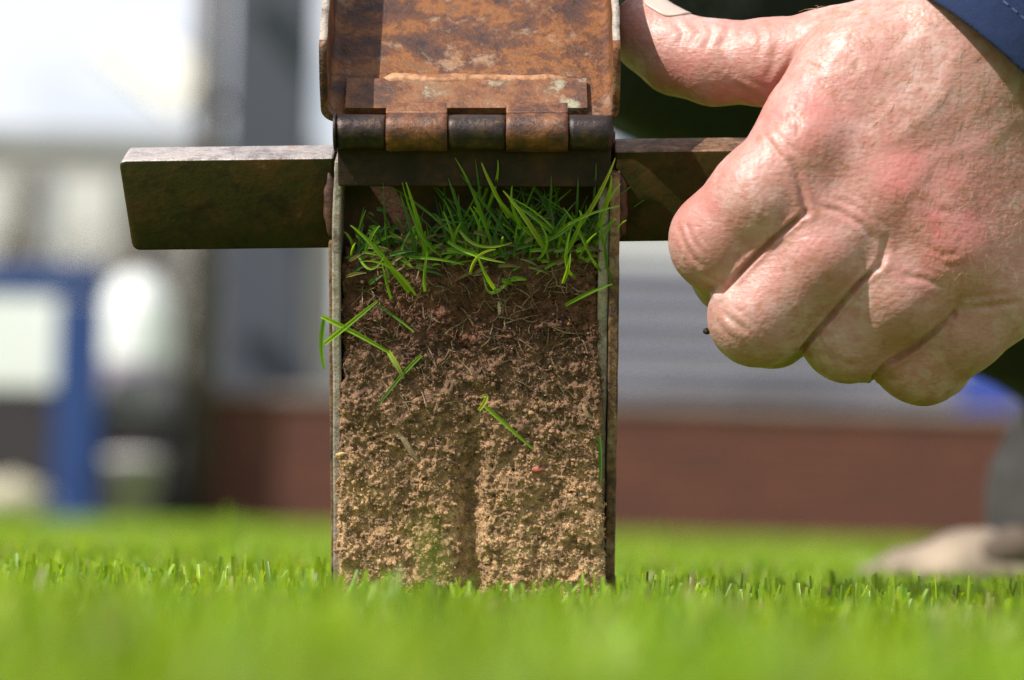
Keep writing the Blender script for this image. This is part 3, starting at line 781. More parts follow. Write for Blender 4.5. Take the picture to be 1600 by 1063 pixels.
# ------------------------------------------------------------------ soil core
core = empty('soil_core', mat=BASE)
tag(core, 'brown layered soil core with green grass on top held in the sampler', 'soil core')
GX = lambda px: (px - 740) / 6.0
GV = lambda py: (400 - py) / 6.0 / math.cos(R(LEAN))
def soil_sdf(p, fine=True):
    u, v, w_ = p[..., 0], p[..., 1], p[..., 2]
    dep = np.clip(-v / 95, 0, 1)
    hw = 33.0 + 2.3 * dep ** .8; cu = -.7 + .2 * dep
    front = -2.4 + 11.5 * dep - 4.4 * np.exp(-((u + 0.6 - .6 * np.sin(v * .12)) / 3.0) ** 2) * np.clip((-v - 42) / 16, 0, 1) - 1.3 * np.clip(1 - (-v) / 6, 0, 1)
    front = front + .9 * np.exp(-((v + 40 + 2.5 * np.sin(u * .23) + 1.5 * np.sin(u * .61 + 1)) / 2.6) ** 2) * (u < -4) - .8 * np.exp(-((v + 12 + 2 * np.sin(u * .3)) / 3.0) ** 2)
    du = np.abs(u - cu) - hw; dv = np.maximum(v - 0.3 - 1.6 * np.exp(-((u + 31) / 5) ** 2), -105 - v); dw = np.maximum(w_ - front, -15.5 - w_)
    q = np.stack([du, dv, dw], -1) + 1.8
    return np.sqrt((np.maximum(q, 0) ** 2).sum(-1)) + np.minimum(q.max(-1), 0) - 1.8
def soil_full(p):
    d = soil_sdf(p)
    m_ = (np.abs(d) < 3.6) & (p[..., 2] > -12)
    q = p[m_].astype(np.float32)
    if len(q):
        n1 = fbm(q, 7.5, 2, 1); n2 = fbm(q, 2.6, 2, 5); n3 = vnoise(q, 1.15, 8); n4 = vnoise(q, .62, 12)
        n2b = vnoise(q, 4.2, 15)
        d[m_] -= n1 * 1.0 + n2b * .5 + n2 * .65 - np.maximum(n3 * vnoise(q, .9, 17) * 2.2, 0) * .9 + n3 * .6 + n4 * .5
    return d
h_ = .32
f_ = grid_eval(soil_full, (-38, -101, -13.5), (37, 5, 13.5), h_)
f_[:, :, 0] = 1; f_[:, 0, :] = 1
SV, SF = surface_nets(f_, np.array([-38., -101., -13.5]), h_)
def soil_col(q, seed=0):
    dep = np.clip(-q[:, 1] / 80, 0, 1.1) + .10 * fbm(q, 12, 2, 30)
    pal = np.array([[.19, .100, .055], [.175, .074, .042], [.18, .090, .058], [.29, .165, .097], [.43, .255, .143], [.54, .33, .18], [.60, .37, .20]])  # dark top: organic matter plus hinge and grass shade in the colour
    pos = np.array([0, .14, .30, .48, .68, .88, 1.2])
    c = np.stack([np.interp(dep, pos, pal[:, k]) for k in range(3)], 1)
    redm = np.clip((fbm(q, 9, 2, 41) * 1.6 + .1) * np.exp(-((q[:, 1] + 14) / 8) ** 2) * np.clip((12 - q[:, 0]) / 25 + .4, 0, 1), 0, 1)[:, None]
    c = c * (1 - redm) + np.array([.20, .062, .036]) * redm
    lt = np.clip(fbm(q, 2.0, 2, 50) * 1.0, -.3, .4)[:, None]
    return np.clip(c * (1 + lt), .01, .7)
L = np.array(LOC)
def to_tool(V): return (np.asarray(V) * MMM) @ L[:3, :3].T + L[:3, 3]
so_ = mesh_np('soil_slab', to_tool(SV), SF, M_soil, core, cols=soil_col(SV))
# crumbs and sand grains
def ico(sub):
    bm = bmesh.new(); bmesh.ops.create_icosphere(bm, subdivisions=sub, radius=1)
    v = np.array([x.co[:] for x in bm.verts]); f = np.array([[x.index for x in q.verts] for q in bm.faces]); bm.free(); return v, f
def scatter(pts, rad, sub, cols, lump=.35):
    iv, jf = ico(sub); n = len(pts)
    sc_ = rad[:, None, None] * (iv[None] * (1 + lump * (rng.random((n, len(iv), 1)) - .5)))
    sc_ = sc_ * (.7 + .6 * rng.random((n, 1, 3)))
    V = pts[:, None] + sc_
    F = (np.arange(n) * len(iv))[:, None, None] + jf[None]
    return V.reshape(-1, 3), F.reshape(-1, 3), np.repeat(cols, len(iv), 0)
front_ = SV[(SV[:, 2] > -8)]
parts = []
for n, lo, hi, sub in ((900, .35, .75, 2), (20000, .12, .34, 1)):
    i = rng.integers(0, len(front_), n); p = front_[i] + rng.normal(0, .18, (n, 3)); p[:, 2] += .1
    r_ = lo + (hi - lo) * rng.random(n) ** 2.2
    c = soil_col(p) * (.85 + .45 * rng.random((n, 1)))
    q = rng.random(n) < .04 * np.clip(-p[:, 1] / 40, .15, 1.5); c[q] = np.array([.50, .40, .28]) * (.7 + .5 * rng.random((q.sum(), 1)))
    parts.append(scatter(p, r_, sub, c))
V = []; F = []; Cc = []; o_ = 0
for v, f, c in parts: V.append(v); F.append(f + o_); Cc.append(c); o_ += len(v)
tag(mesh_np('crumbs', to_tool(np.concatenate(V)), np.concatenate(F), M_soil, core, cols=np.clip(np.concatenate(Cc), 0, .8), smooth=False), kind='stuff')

# surface height of the soil front, for laying things on it
_hx = np.full((160, 230), -9.0)
_iu = ((SV[:, 0] + 40) / .5).astype(int).clip(0, 159); _iv = ((SV[:, 1] + 105) / .5).astype(int).clip(0, 229)
np.maximum.at(_hx, (_iu, _iv), SV[:, 2])
def soil_w(u, v): return max(_hx[int(np.clip((u + 40 + a) / .5, 0, 159)), int(np.clip((v + 105 + b) / .5, 0, 229))] for a in (-.5, 0, .5) for b in (-.5, 0, .5))

def tp(px, py, w_=0.0):
    """photo pixel -> tool-frame mm on the plane w_"""
    v = GV(py) ; z = 800 - v * math.sin(R(LEAN)) - w_ * math.cos(R(LEAN))
    u = (px - 740) / 6.0 * z / 800 + v * math.sin(R(.35)) - (740 - 800) / 6.0 * (z / 800 - 1) * -1 * -1
    return np.array([u, v * z / 800 - w_ * math.tan(R(LEAN)) * .5, w_])

def blade_strip(pts, wd, col, tipcol=None, fold=.22, face=(0, 0, 1), blunt=.35, twist=0.0):
    """one blade along tool-frame points (mm)"""
    pts = np.array(pts, float)
    # resample smooth
    t0 = np.linspace(0, 1, len(pts)); t1 = np.linspace(0, 1, 12)
    if len(pts) > 2:
        co = [np.polyfit(t0, pts[:, k], min(3, len(pts) - 1)) for k in range(3)]; s = np.stack([np.polyval(c, t1) for c in co], 1)
    else: s = np.stack([np.interp(t1, t0, pts[:, k]) for k in range(3)], 1)
    tg = np.gradient(s, axis=0); tg /= np.linalg.norm(tg, axis=1, keepdims=True)
    V = []; C = []
    col = np.array(col); tc_ = np.array(tipcol if tipcol is not None else col)
    for i, (p, g_) in enumerate(zip(s, tg)):
        a = twist * t1[i]; f = np.array(face, float); f = f + np.array([math.sin(a), 0, 0]); f /= np.linalg.norm(f)
        sd = np.cross(g_, f); sd /= max(np.linalg.norm(sd), 1e-6); nn = np.cross(sd, g_)
        hw = wd * .5 * (1 - (1 - blunt) * t1[i] ** 2.4) * (.75 + .25 * min(1, t1[i] * 4))
        for k, sx in enumerate((-1, -.5, 0, .5, 1)):
            V.append(p + sd * hw * sx + nn * abs(sx) * hw * fold * 2)
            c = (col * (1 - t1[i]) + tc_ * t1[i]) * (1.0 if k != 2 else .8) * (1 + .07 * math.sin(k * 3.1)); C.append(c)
    F = []
    for i in range(11):
        for k in range(4): a = i * 5 + k; F.append((a, a + 1, a + 6, a + 5))
    return np.array(V), np.array(F), np.array(C)
G_l = (.28, .50, .03); G_m = (.19, .38, .03); G_d = (.08, .20, .04); G_y = (.40, .54, .05)
def put_blade(pts, wd, c0, c1=None, **k):
    v, f, c = blade_strip(pts, wd, c0, c1, **k)
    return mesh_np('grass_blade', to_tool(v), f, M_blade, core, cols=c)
def shade(c, s): return tuple(x * s for x in c)
# blades of the tuft one can follow in the photograph: (root) -> (mid) -> (tip), width px, colour
TB = [
 ((640, 455), (590, 385), (548, 345), 12, G_l, 2), ((668, 400), (650, 330), (634, 279), 10, G_l, 1), ((690, 400), (655, 355), (628, 280), 8, G_m, 0),
 ((655, 420), (640, 350), (625, 300), 9, G_d, -3), ((608, 440), (600, 400), (575, 360), 7, G_d, -3), ((604, 380), (601, 330), (598, 282), 5, G_d, -8),
 ((740, 400), (715, 320), (700, 275), 8, G_d, -6), ((770, 390), (740, 300), (710, 243), 8, G_m, -5), ((795, 340), (768, 285), (752, 248), 9, G_y, 1),
 ((755, 350), (748, 290), (742, 245), 6, G_d, -4), ((760, 330), (775, 280), (777, 246), 7, G_l, -1), ((800, 380), (760, 320), (720, 270), 7, G_d, -5),
 ((850, 385), (818, 330), (786, 290), 12, G_y, 2), ((835, 370), (805, 330), (800, 285), 9, G_l, 0), ((880, 380), (840, 340), (795, 310), 9, G_m, -2),
 ((855, 345), (860, 305), (861, 270), 6, G_d, -4), ((900, 340), (902, 305), (903, 273), 6, G_d, -7), ((925, 330), (930, 280), (931, 250), 5, G_d, -6),
 ((905, 350), (938, 290), (961, 237), 10, G_y, 3), ((930, 360), (950, 300), (955, 265), 9, G_l, 2), ((940, 345), (950, 305), (970, 277), 8, G_l, 3),
 ((870, 360), (910, 330), (968, 311), 8, G_l, 3), ((880, 400), (905, 345), (905, 320), 10, G_l, 2), ((840, 380), (880, 355), (915, 325), 8, G_m, 1),
 ((900, 430), (885, 400), (893, 345), 8, G_m, 2), ((880, 437), (888, 410), (892, 385), 9, G_l, 4), ((925, 400), (905, 355), (880, 318), 7, G_m, 0),
 ((940, 420), (925, 395), (905, 355), 7, G_m, 2), ((960, 440), (945, 380), (960, 335), 7, G_d, 3), ((735, 425), (748, 392), (775, 380), 8, G_y, 3),
 ((775, 448), (760, 420), (745, 385), 9, G_l, 4), ((790, 440), (768, 448), (757, 425), 7, G_m, 3), ((700, 375), (740, 390), (790, 402), 9, G_l, 2),
 ((640, 400), (680, 396), (725, 404), 8, G_m, 3), ((718, 358), (750, 378), (800, 372), 8, G_y, 1), ((840, 405), (855, 372), (842, 340), 7, G_l, 1),
 ((650, 458), (610, 410), (565, 400), 7, G_l, 3), ((665, 452), (664, 420), (668, 384), 8, G_m, 3), ((612, 465), (604, 430), (598, 405), 7, G_m, 3),
 ((560, 400), (580, 415), (600, 395), 6, G_l, 1), ((884, 470), (920, 446), (958, 430), 9, G_m, 5), ((810, 350), (790, 320), (772, 300), 8, G_l, 0),
 ((700, 390), (690, 345), (676, 330), 6, G_d, -4), ((815, 395), (815, 345), (812, 320), 5, G_d, -5), ((730, 385), (720, 340), (716, 300), 7, G_d, -6),
 ((670, 390), (690, 350), (735, 345), 5, G_d, -5), ((855, 395), (870, 350), (900, 310), 6, G_d, -4), ((950, 400), (940, 350), (945, 320), 7, G_m, 3),
]
for a, b, c, wpx, col, wo in TB:
    j = lambda p, w_: tp(p[0], p[1], w_)
    wo = max(wo, -1) * .6 + 2.5
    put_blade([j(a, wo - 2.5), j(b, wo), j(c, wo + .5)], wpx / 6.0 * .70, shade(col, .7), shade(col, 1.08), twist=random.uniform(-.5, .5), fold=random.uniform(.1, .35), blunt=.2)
# the mass of shorter and deeper blades, thatch and clippings
V = []; F = []; Cc = []; o_ = 0
def addp(v, f, c):
    global o_
    V.append(v); F.append(f + o_); Cc.append(c); o_ += len(v)
for k in range(250):
    px = random.uniform(548, 950); w0 = random.uniform(-13, 1.0); L_ = random.uniform(7, 20) * (1.0 if w0 < -4 else .8) * (.6 if px < 690 else 1.1)
    if px < 690 and random.random() < .45: continue
    root = tp(px, random.uniform(398, 412), w0); root[1] = random.uniform(-1.5, 1.0)
    lean_u = random.gauss(0, .45); lw = random.gauss(.05, .35)
    mid = root + np.array([lean_u * .42, .52, lw * .4]) * L_; tip = root + np.array([lean_u, .92 + random.uniform(-.12, .1), lw]) * L_
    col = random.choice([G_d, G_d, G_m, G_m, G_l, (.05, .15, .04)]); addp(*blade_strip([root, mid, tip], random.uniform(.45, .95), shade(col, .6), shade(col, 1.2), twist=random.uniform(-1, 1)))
for k in range(230):     # flat clippings and dead leaves lying in the sward
    px = random.uniform(555, 945); c_ = tp(px, 396 + random.gauss(0, 17), random.uniform(-7, 1.2))
    c_[2] = max(c_[2], soil_w(c_[0], c_[1]) + .2) if c_[1] < 0 else c_[2]
    a = random.uniform(-.9, .9); L_ = random.uniform(2, 7); dv = np.array([math.cos(a), math.sin(a) * .6, random.uniform(-.3, .3)]) * L_ / 2
    col = random.choice([G_l, G_m, G_d, (.20, .15, .07), (.26, .20, .10), (.13, .09, .045), (.30, .27, .12)])
    addp(*blade_strip([c_ - dv, c_ + np.array([0, .4, .3]), c_ + dv], random.uniform(.5, 1.4), col, shade(col, .8), twist=random.uniform(-1, 1)))
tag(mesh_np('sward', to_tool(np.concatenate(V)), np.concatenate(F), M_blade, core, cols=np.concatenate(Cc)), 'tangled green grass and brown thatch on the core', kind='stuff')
# roots and fibres through the soil
V = []; F = []; Cc = []; o_ = 0
for k in range(420):
    u_ = random.uniform(-31, 30); v_ = -abs(random.gauss(8, 22)) - 1
    if v_ < -85: continue
    L_ = random.uniform(1.5, 6.5); a = random.uniform(0, 3.14); pts = []
    for s_ in np.linspace(-.5, .5, 4):
        uu = u_ + math.cos(a) * L_ * s_ + random.gauss(0, .25); vv = v_ + math.sin(a) * L_ * s_ + random.gauss(0, .25)
        pts.append((uu, vv, soil_w(uu, vv) + .15))
    col = random.choice([(.30, .19, .11), (.48, .36, .22), (.15, .09, .06), (.40, .28, .17)])
    addp(*blade_strip(pts, random.uniform(.15, .42), col, fold=.6, blunt=.4))
tag(mesh_np('roots', to_tool(np.concatenate(V)), np.concatenate(F), M_soil, core, cols=np.concatenate(Cc)), kind='stuff')
# chips: a red grit, pale stems
def chip(name, px, py, a, b, c, rot, col, lab):
    u_, v_, _ = tp(px, py); bm = bmesh.new(); bmesh.ops.create_icosphere(bm, subdivisions=2, radius=1)
    for q in bm.verts: q.co = Vector((q.co.x * a, q.co.y * b, q.co.z * c)) * (1 + .3 * (random.random() - .5)) * MMM
    bmesh.ops.transform(bm, matrix=LOC @ Matrix.Translation(Vector((u_, v_, soil_w(u_, v_) + .1)) * MMM) @ Matrix.Rotation(R(rot), 4, 'Z'), verts=bm.verts[:])
    o = bm_obj(name, bm, simple(name + '_' + str(px), col, .6, .25, 900), core); o['label'] = lab
chip('pebble', 841, 724, 1.35, .95, .7, 0, (.30, .075, .045), 'small brick red grit in the sandy soil')
chip('straw_piece', 640, 690, .8, 4.6, .6, 32, (.36, .25, .155), 'pale straw lying slanted in the sandy soil')
chip('straw_piece', 781, 484, .55, 2.3, .5, 4, (.48, .36, .24), 'short pale stem below the grass')
chip('straw_piece', 918, 638, .6, 2.6, .5, 28, (.33, .22, .13), 'brown bark sliver near the right plate')
chip('straw_piece', 535, 702, 1.5, .7, .5, 20, (.50, .32, .14), 'orange wood fibre at the left edge')
chip('petal', 880, 378, 1.9, 1.2, .35, -30, (.75, .75, .55), 'white torn petal caught in the grass')
chip('clod', 668, 386, 1.1, 1.6, 1.0, 0, (.24, .17, .12), 'small brown clod on a grass blade')

# loose blades lying on the soil: things of their own
def loose(lab, strips):
    vs_, fs, cs, o2 = [], [], [], 0
    for pts, wpx, c0, c1 in strips:
        pp = []
        for q in pts:
            t_ = tp(q[0], q[1], 2.0); lift = q[2] if len(q) > 2 else .5
            t_[2] = max(soil_w(t_[0], t_[1]), -1) + lift; t_2 = tp(q[0], q[1], t_[2]); pp.append(t_2)
        v, f, c = blade_strip(pp, wpx / 6.0, c0, c1, blunt=.45); vs_.append(v); fs.append(f + o2); cs.append(c); o2 += len(v)
    V = np.concatenate(vs_) * MMM; ctr = V.mean(0)
    M = TOOL @ Matrix.Translation(ctr.tolist())
    o = mesh_np('grass_blade', V - ctr, np.concatenate(fs), M_blade, cols=np.concatenate(cs)); o.matrix_world = M
    tag(o, lab, 'grass blade', 'loose grass blades on the soil face'); return o
loose('long green blade slanting down from the left plate to mid soil', [([(503, 490, 3.5), (560, 518, 2.2), (612, 548, 1.3)], 8, G_l, G_l), ([(608, 545, 1.3), (622, 565, 1.2), (632, 585, .8)], 9, G_y, (.34, .38, .12))])
loose('green blade crossing over the left plate, pointing up to the right', [([(508, 533, 3.2), (545, 503, 2.5), (590, 470, 1.2)], 8, G_l, G_m)])
loose('dark green blade below the crossing blades, slanting to the lower left', [([(660, 551, .8), (628, 582, .8), (592, 625, .7)], 6, G_m, G_d)])
loose('thin dark blade leaning right above the crossing blades', [([(590, 475, .7), (618, 495, .7), (648, 516, .7)], 5, G_d, G_m)])
loose('yellow-green bent blade in the middle of the soil face', [([(750, 632, .8), (762, 612, 1.2), (752, 612, 1.3)], 7, G_y, (.42, .42, .12)), ([(760, 625, 1.0), (795, 655, .9), (835, 690, .7)], 7, G_l, G_m)])
loose('narrow dark blade upright along the right plate', [([(938, 668, 1.2), (941, 700, 1.2), (940, 740, 1.0)], 6, G_d, G_d)])
loose('dark green blade stuck to the outside of the left plate', [([(507, 500, .5), (503, 540, .5), (508, 578, .5)], 8, G_d, G_m)])

# ------------------------------------------------------------------ person: hand, sleeve, trouser leg, shoe
person = empty('person', (P(1550, 900, 1.35).x, P(1550, 900, 1.35).y, 0))
tag(person, 'crouching person in navy jacket and dark olive trousers gripping the sampler bar', 'person')
PI_ = np.array(person.location)
def hp(px, py, d): return camv(px, py, d).astype(np.float32)
def chain(p, pts, k=2.5):
    r = None
    for (a, b) in zip(pts, pts[1:]):
        d = sd_cone(p, hp(*a[:3]), hp(*b[:3]), a[3], b[3]); r = d if r is None else smin(r, d, k)
    return r
FINGERS = [
    [(1262, 232, 19, 12.9), (1190, 308, 19, 12.9), (1127, 377, 12, 12.9), (1150, 425, -12, 11.3), (1205, 420, -22, 9.6), (1240, 400, -22, 8.5)],
    [(1385, 300, 18.5, 13.0), (1284, 398, 20, 12.5), (1186, 494, 15, 12.5), (1205, 505, -10, 11.3), (1265, 480, -20, 9.6), (1300, 450, -20, 8.5)],
    [(1478, 395, 17.5, 13.0), (1402, 458, 18, 12.1), (1326, 523, 11, 11.9), (1345, 530, -12, 10.8), (1400, 500, -21, 9.4), (1430, 470, -21, 8.4)],
    [(1560, 455, 9, 12.4), (1502, 512, 10, 11.4), (1443, 564, 4, 11.0), (1460, 565, -15, 9.6), (1500, 530, -22, 8.6), (1520, 505, -22, 7.8)],
]
def hand_sdf(p):
    f = None
    for c in FINGERS:
        d = chain(p, c, 3.0); f = d if f is None else smin(f, d, 1.4)
    for a, b, ra, rb in (((1180, 412, 15), (1268, 322, 20), 8.6, 10), ((1300, 502, 13), (1378, 412, 19), 8.4, 10), ((1412, 562, 7), (1492, 488, 12), 7.6, 9)):
        f = smin(f, sd_cone(p, hp(*a), hp(*b), ra + .7, rb + 1.0), 4.0)
    # metacarpals and the mass of the palm
    palm = None
    for a, b in (((1262, 232, 17, 12.8), (1500, 62, 6, 15)), ((1385, 300, 18, 12.8), (1530, 90, 8, 15)), ((1478, 395, 16, 12.8), (1565, 120, 7, 15)), ((1560, 455, 7, 12.6), (1600, 160, 4, 14)),
                 ((1300, 250, 0, 14), (1500, 110, 0, 17)), ((1440, 380, 0, 14), (1560, 170, 0, 17)), ((1335, 262, 15.5, 14), (1500, 90, 6, 15)), ((1435, 345, 17, 14), (1550, 120, 6, 15)), ((1525, 422, 10.5, 14), (1600, 180, 4, 15)), ((1420, 180, 15, 13), (1500, 120, 9, 15)), ((1525, 440, -6, 13), (1600, 220, -4, 16)),
                 ((1335, 118, 10, 13.8), (1440, 70, 8, 15.5)), ((1268, 180, 15, 10.8), (1335, 118, 11, 13.4))):
        d = sd_cone(p, hp(*a[:3]), hp(*b[:3]), a[3], b[3]); palm = d if palm is None else smin(palm, d, 9.0)
    d = sd_cone(p, hp(1545, 105, 3), hp(1900, -280, 0), 20, 26); palm = smin(palm, d, 14)
    h = smin(palm, f, 4.0)
    # thumb
    tc_ = [(1400, 75, -4, 15), (1300, 92, -6, 13.0), (1205, 98, -10, 11.2), (1115, 98, -15, 10.9), (1058, 85, -19, 10.4), (1018, 58, -23, 9.5), (1006, 42, -25, 8.6)]
    th = chain(p, tc_, 3.0)
    h = smin(h, th, 2.2)
    return h
lo = np.array([hp(950, 640, -42), hp(1700, -160, 45), hp(950, -160, -42), hp(1700, 640, 45)])
lo_, hi_ = lo.min(0) - 3, lo.max(0) + 3
HV, HF, HN = sdf_mesh(hand_sdf, (22, -27, -838), (172, 112, -752), .52)
# pixel of every vertex, facing
hz_ = -HV[:, 2]; hpx = 800 + HV[:, 0] * 6 * 800 / hz_; hpy = 531.5 - HV[:, 1] * 6 * 800 / hz_
facing = np.clip(HN[:, 2] * 3 + .6, 0, 1)
def poly_dist(pl):
    best = np.full(len(HV), 1e9); tt = np.zeros(len(HV)); nseg = len(pl) - 1
    P2 = np.stack([hpx, hpy], 1)
    for i in range(nseg):
        a = np.array(pl[i], float); b = np.array(pl[i + 1], float); ab = b - a
        t_ = np.clip(((P2 - a) @ ab) / (ab @ ab), 0, 1); d = np.linalg.norm(P2 - a - t_[:, None] * ab, axis=1)
        m_ = d < best; best[m_] = d[m_]; tt[m_] = (i + t_[m_]) / nseg
    return best / 6.1, tt
disp = np.zeros(len(HV))
CREASES = [  # polyline px, depth mm, half-width mm
 ([(1260, 330), (1241, 347), (1207, 375), (1169, 413), (1124, 460)], 1.5, .6), ([(1374, 414), (1339, 447), (1301, 492), (1254, 545)], 1.5, .6), ([(1491, 492), (1433, 541), (1384, 571), (1364, 592)], 1.5, .6),
 ([(1259, 334), (1256, 312), (1250, 286), (1238, 252)], .75, .9), 
 ([(1272, 322), (1310, 330), (1348, 352), (1378, 392)], .38, .8), ([(1290, 308), (1335, 322), (1370, 352)], .22, .7),
 ([(1345, 300), (1362, 330), (1384, 360)], .3, .7), ([(1358, 290), (1380, 318), (1398, 350)], .2, .6),
 ([(1372, 417), (1380, 400), (1384, 372)], .7, .9), ([(1400, 430), (1440, 436), (1478, 450)], .28, .8),
 ([(1489, 494), (1498, 480), (1500, 460)], .6, .9), ([(1510, 485), (1550, 478), (1596, 470)], .35, .8), ([(1495, 470), (1540, 462), (1590, 458)], .22, .7),
 ([(1060, 348), (1066, 372), (1082, 402), (1100, 420)], .34, .7), ([(1072, 345), (1080, 370), (1096, 396)], .3, .7), ([(1090, 350), (1098, 372), (1112, 392)], .16, .6),
 ([(1195, 208), (1214, 240), (1236, 262)], .32, .7), ([(1208, 200), (1230, 228), (1252, 246)], .26, .7), ([(1262, 210), (1276, 228), (1284, 248)], .15, .7),
 ([(1225, 168), (1246, 190), (1250, 215)], .3, .7), ([(1254, 160), (1235, 182), (1228, 202)], .3, .7),
 ([(1130, 488), (1150, 505), (1172, 520)], .42, .8), ([(1118, 500), (1134, 518), (1150, 535)], .2, .7), ([(1146, 478), (1170, 498), (1196, 530)], .2, .7),
 ([(1300, 560), (1330, 572), (1350, 566)], .2, .8), ([(1208, 145), (1222, 120), (1236, 99), (1248, 62)], .45, .8),
 ([(1236, 99), (1262, 100), (1285, 112)], .25, .7), ([(1270, 120), (1300, 140), (1330, 178)], .3, 1.2), ([(1330, 95), (1350, 120), (1360, 150)], .25, 1.1),
 ([(1420, 300), (1460, 330), (1490, 330)], .2, 1.1), ([(1440, 380), (1470, 400), (1500, 396)], .25, .8), ([(1452, 400), (1480, 418), (1512, 412)], .2, .8),
 ([(1052, 30), (1068, 52), (1060, 74)], .35, .8), ([(1084, 36), (1094, 50), (1078, 70)], .28, .8), ([(1112, 40), (1110, 58), (1098, 84)], .34, .9), ([(1138, 36), (1136, 56), (1120, 78)], .26, 1.0),
 ([(1164, 34), (1160, 46), (1152, 58)], .2, .8), ([(1178, 34), (1190, 60), (1186, 90)], .25, .9), ([(1140, 128), (1170, 146), (1200, 160)], .35, 1.0), ([(1150, 112), (1180, 132), (1206, 142)], .2, 1.0),
 ([(1216, 60), (1208, 100), (1196, 130)], .25, 1.0),
]
for pl, dep, wd in CREASES:
    d, t_ = poly_dist(pl); env = np.clip(np.sin(np.clip(t_, .02, .98) * math.pi) * 1.6, .0, 1) if dep < .6 else (np.clip(1.4 - t_, 0, 1) if dep < 1.2 else np.clip(.25 + 1.6 * np.sin(np.clip(t_, 0, 1) * math.pi * .55 + (1.4 if False else .0) + .0), 0, 1))
    disp += -dep * np.exp(-(d / wd) ** 2) * env + dep * .28 * np.exp(-((d - wd * 2.1) / (wd * 1.1)) ** 2) * env
def blob(px, py, r_): return np.exp(-(((hpx - px) ** 2 + (hpy - py) ** 2) / (r_ * r_)))
# tendons and veins on the back of the hand, knuckle pads
for pl, hgt, wd in (([(1395, 290), (1450, 190), (1510, 90)], .12, 5.0), ([(1485, 385), (1520, 280), (1560, 150)], .12, 5.0), ([(1290, 220), (1370, 140), (1450, 70)], .15, 4),
                    ([(1330, 200), (1385, 225), (1420, 205), (1470, 150), (1500, 80)], .28, 2.2), ([(1420, 300), (1455, 250), (1530, 230), (1580, 190)], .25, 2.0), ([(1350, 110), (1400, 100), (1450, 40)], .22, 2.0)):
    d, _ = poly_dist(pl); disp += hgt * np.exp(-(d / wd) ** 2)
disp += .5 * blob(1268, 205, 42) + .5 * blob(1395, 292, 48) + .4 * blob(1485, 385, 44) + .5 * blob(1108, 365, 40) + .4 * blob(1160, 500, 40)
disp *= facing
disp += fbm(HV, 9, 2, 61) * .16 + fbm(HV, 1.8, 2, 66) * .07
HVd = HV + HN * disp[:, None]
redm = np.clip(.55 * blob(1262, 215, 75) + .6 * blob(1090, 335, 62) + .6 * blob(1395, 290, 80) + .6 * blob(1490, 385, 80) + .5 * blob(1180, 135, 80) + .5 * blob(1060, 130, 70)
               + .45 * blob(1560, 300, 110) + .45 * blob(1240, 405, 80) + .3 * blob(1330, 130, 80) + .35 * blob(1420, 560, 90) + .6 * blob(1165, 525, 10) + .4 * blob(970, 40, 50), 0, .8)
redm = np.clip(redm * (1 + .9 * fbm(HV, 5, 3, 71)), 0, 1)
HW = cam2world(HVd) - PI_
hand = mesh_np('hand', HW, HF, M_skin, person, extra={'red': redm})
# thumbnail
nv, nf = [], []
c0, c1 = hp(1052, 72, -20).astype(float), hp(1003, 36, -25).astype(float); ax = c1 - c0; ln_ = np.linalg.norm(ax); ax = ax / ln_
nrm = np.array([.05, .93, .30]); nrm = nrm - ax * (nrm @ ax); nrm /= np.linalg.norm(nrm); sd_ = np.cross(ax, nrm)
ln_ *= 1.25
for i in range(16):
    for j in range(15):
        s_ = i / 15; a = (j / 14 - .5) * 2
        ang = a * .60 * (1 - .75 * abs(2 * s_ - 1) ** 5) ; s2 = s_ - .10 * a * a * s_ * (s_ > .5)
        nv.append(c0 + ax * ln_ * s2 + (nrm * math.cos(ang) + sd_ * math.sin(ang)) * 9.5)
nv = np.array(nv, np.float32)
for _ in range(6): nv = nv - hand_sdf(nv)[:, None] * sdf_grad(hand_sdf, nv) * .7
nv = nv + sdf_grad(hand_sdf, nv.astype(np.float32)) * .12
for i in range(15):
    for j in range(14): k = i * 15 + j; nf.append((k, k + 1, k + 16, k + 15))
nv = np.array(nv); top = cam2world(nv) - PI_
nail = mesh_np('thumbnail', top, nf, M_nail, person); md = nail.modifiers.new('s', 'SOLIDIFY'); md.thickness = .0006; md.offset = 0
# hairs
V = []; F = []; o_ = 0
cand = np.where((facing > .8) & (hpx > 1275) & (hpx < 1640) & (hpy < 470) & (hpy - 40 < (hpx - 1230) * 1.6) & (hpy > 8))[0]
for k in range(620):
    i = rng.choice(cand); dens = blob(1430, 170, 150)[i] if k % 40 == 0 else None
    p = HVd[i]; n_ = HN[i]; dr = np.array([-.75, -.25, .0]) + rng.normal(0, .55, 3); dr = dr - n_ * (dr @ n_); dr /= np.linalg.norm(dr)
    L_ = random.uniform(1.6, 5.2); cr_ = rng.normal(0, .35)
    sd_ = np.cross(n_, dr)
    pts = [p + dr * L_ * s + sd_ * cr_ * L_ * s * s + n_ * (.9 * L_ * (s * .42 - .34 * s * s)) for s in (0, .33, .66, 1)]
    r0 = .045
    for q, s in zip(pts, (1, .85, .6, .25)):
        for a in (0, 2.1, 4.2): V.append(q + (sd_ * math.cos(a) + n_ * math.sin(a)) * r0 * s)
    for s in range(3):
        for a in range(3): F.append((o_ + s * 3 + a, o_ + s * 3 + (a + 1) % 3, o_ + s * 3 + 3 + (a + 1) % 3, o_ + s * 3 + 3 + a))
    o_ += 12
tag(mesh_np('hair', cam2world(np.array(V)) - PI_, F, M_hair, person), 'fine blond hairs on the back of the hand', kind='stuff')
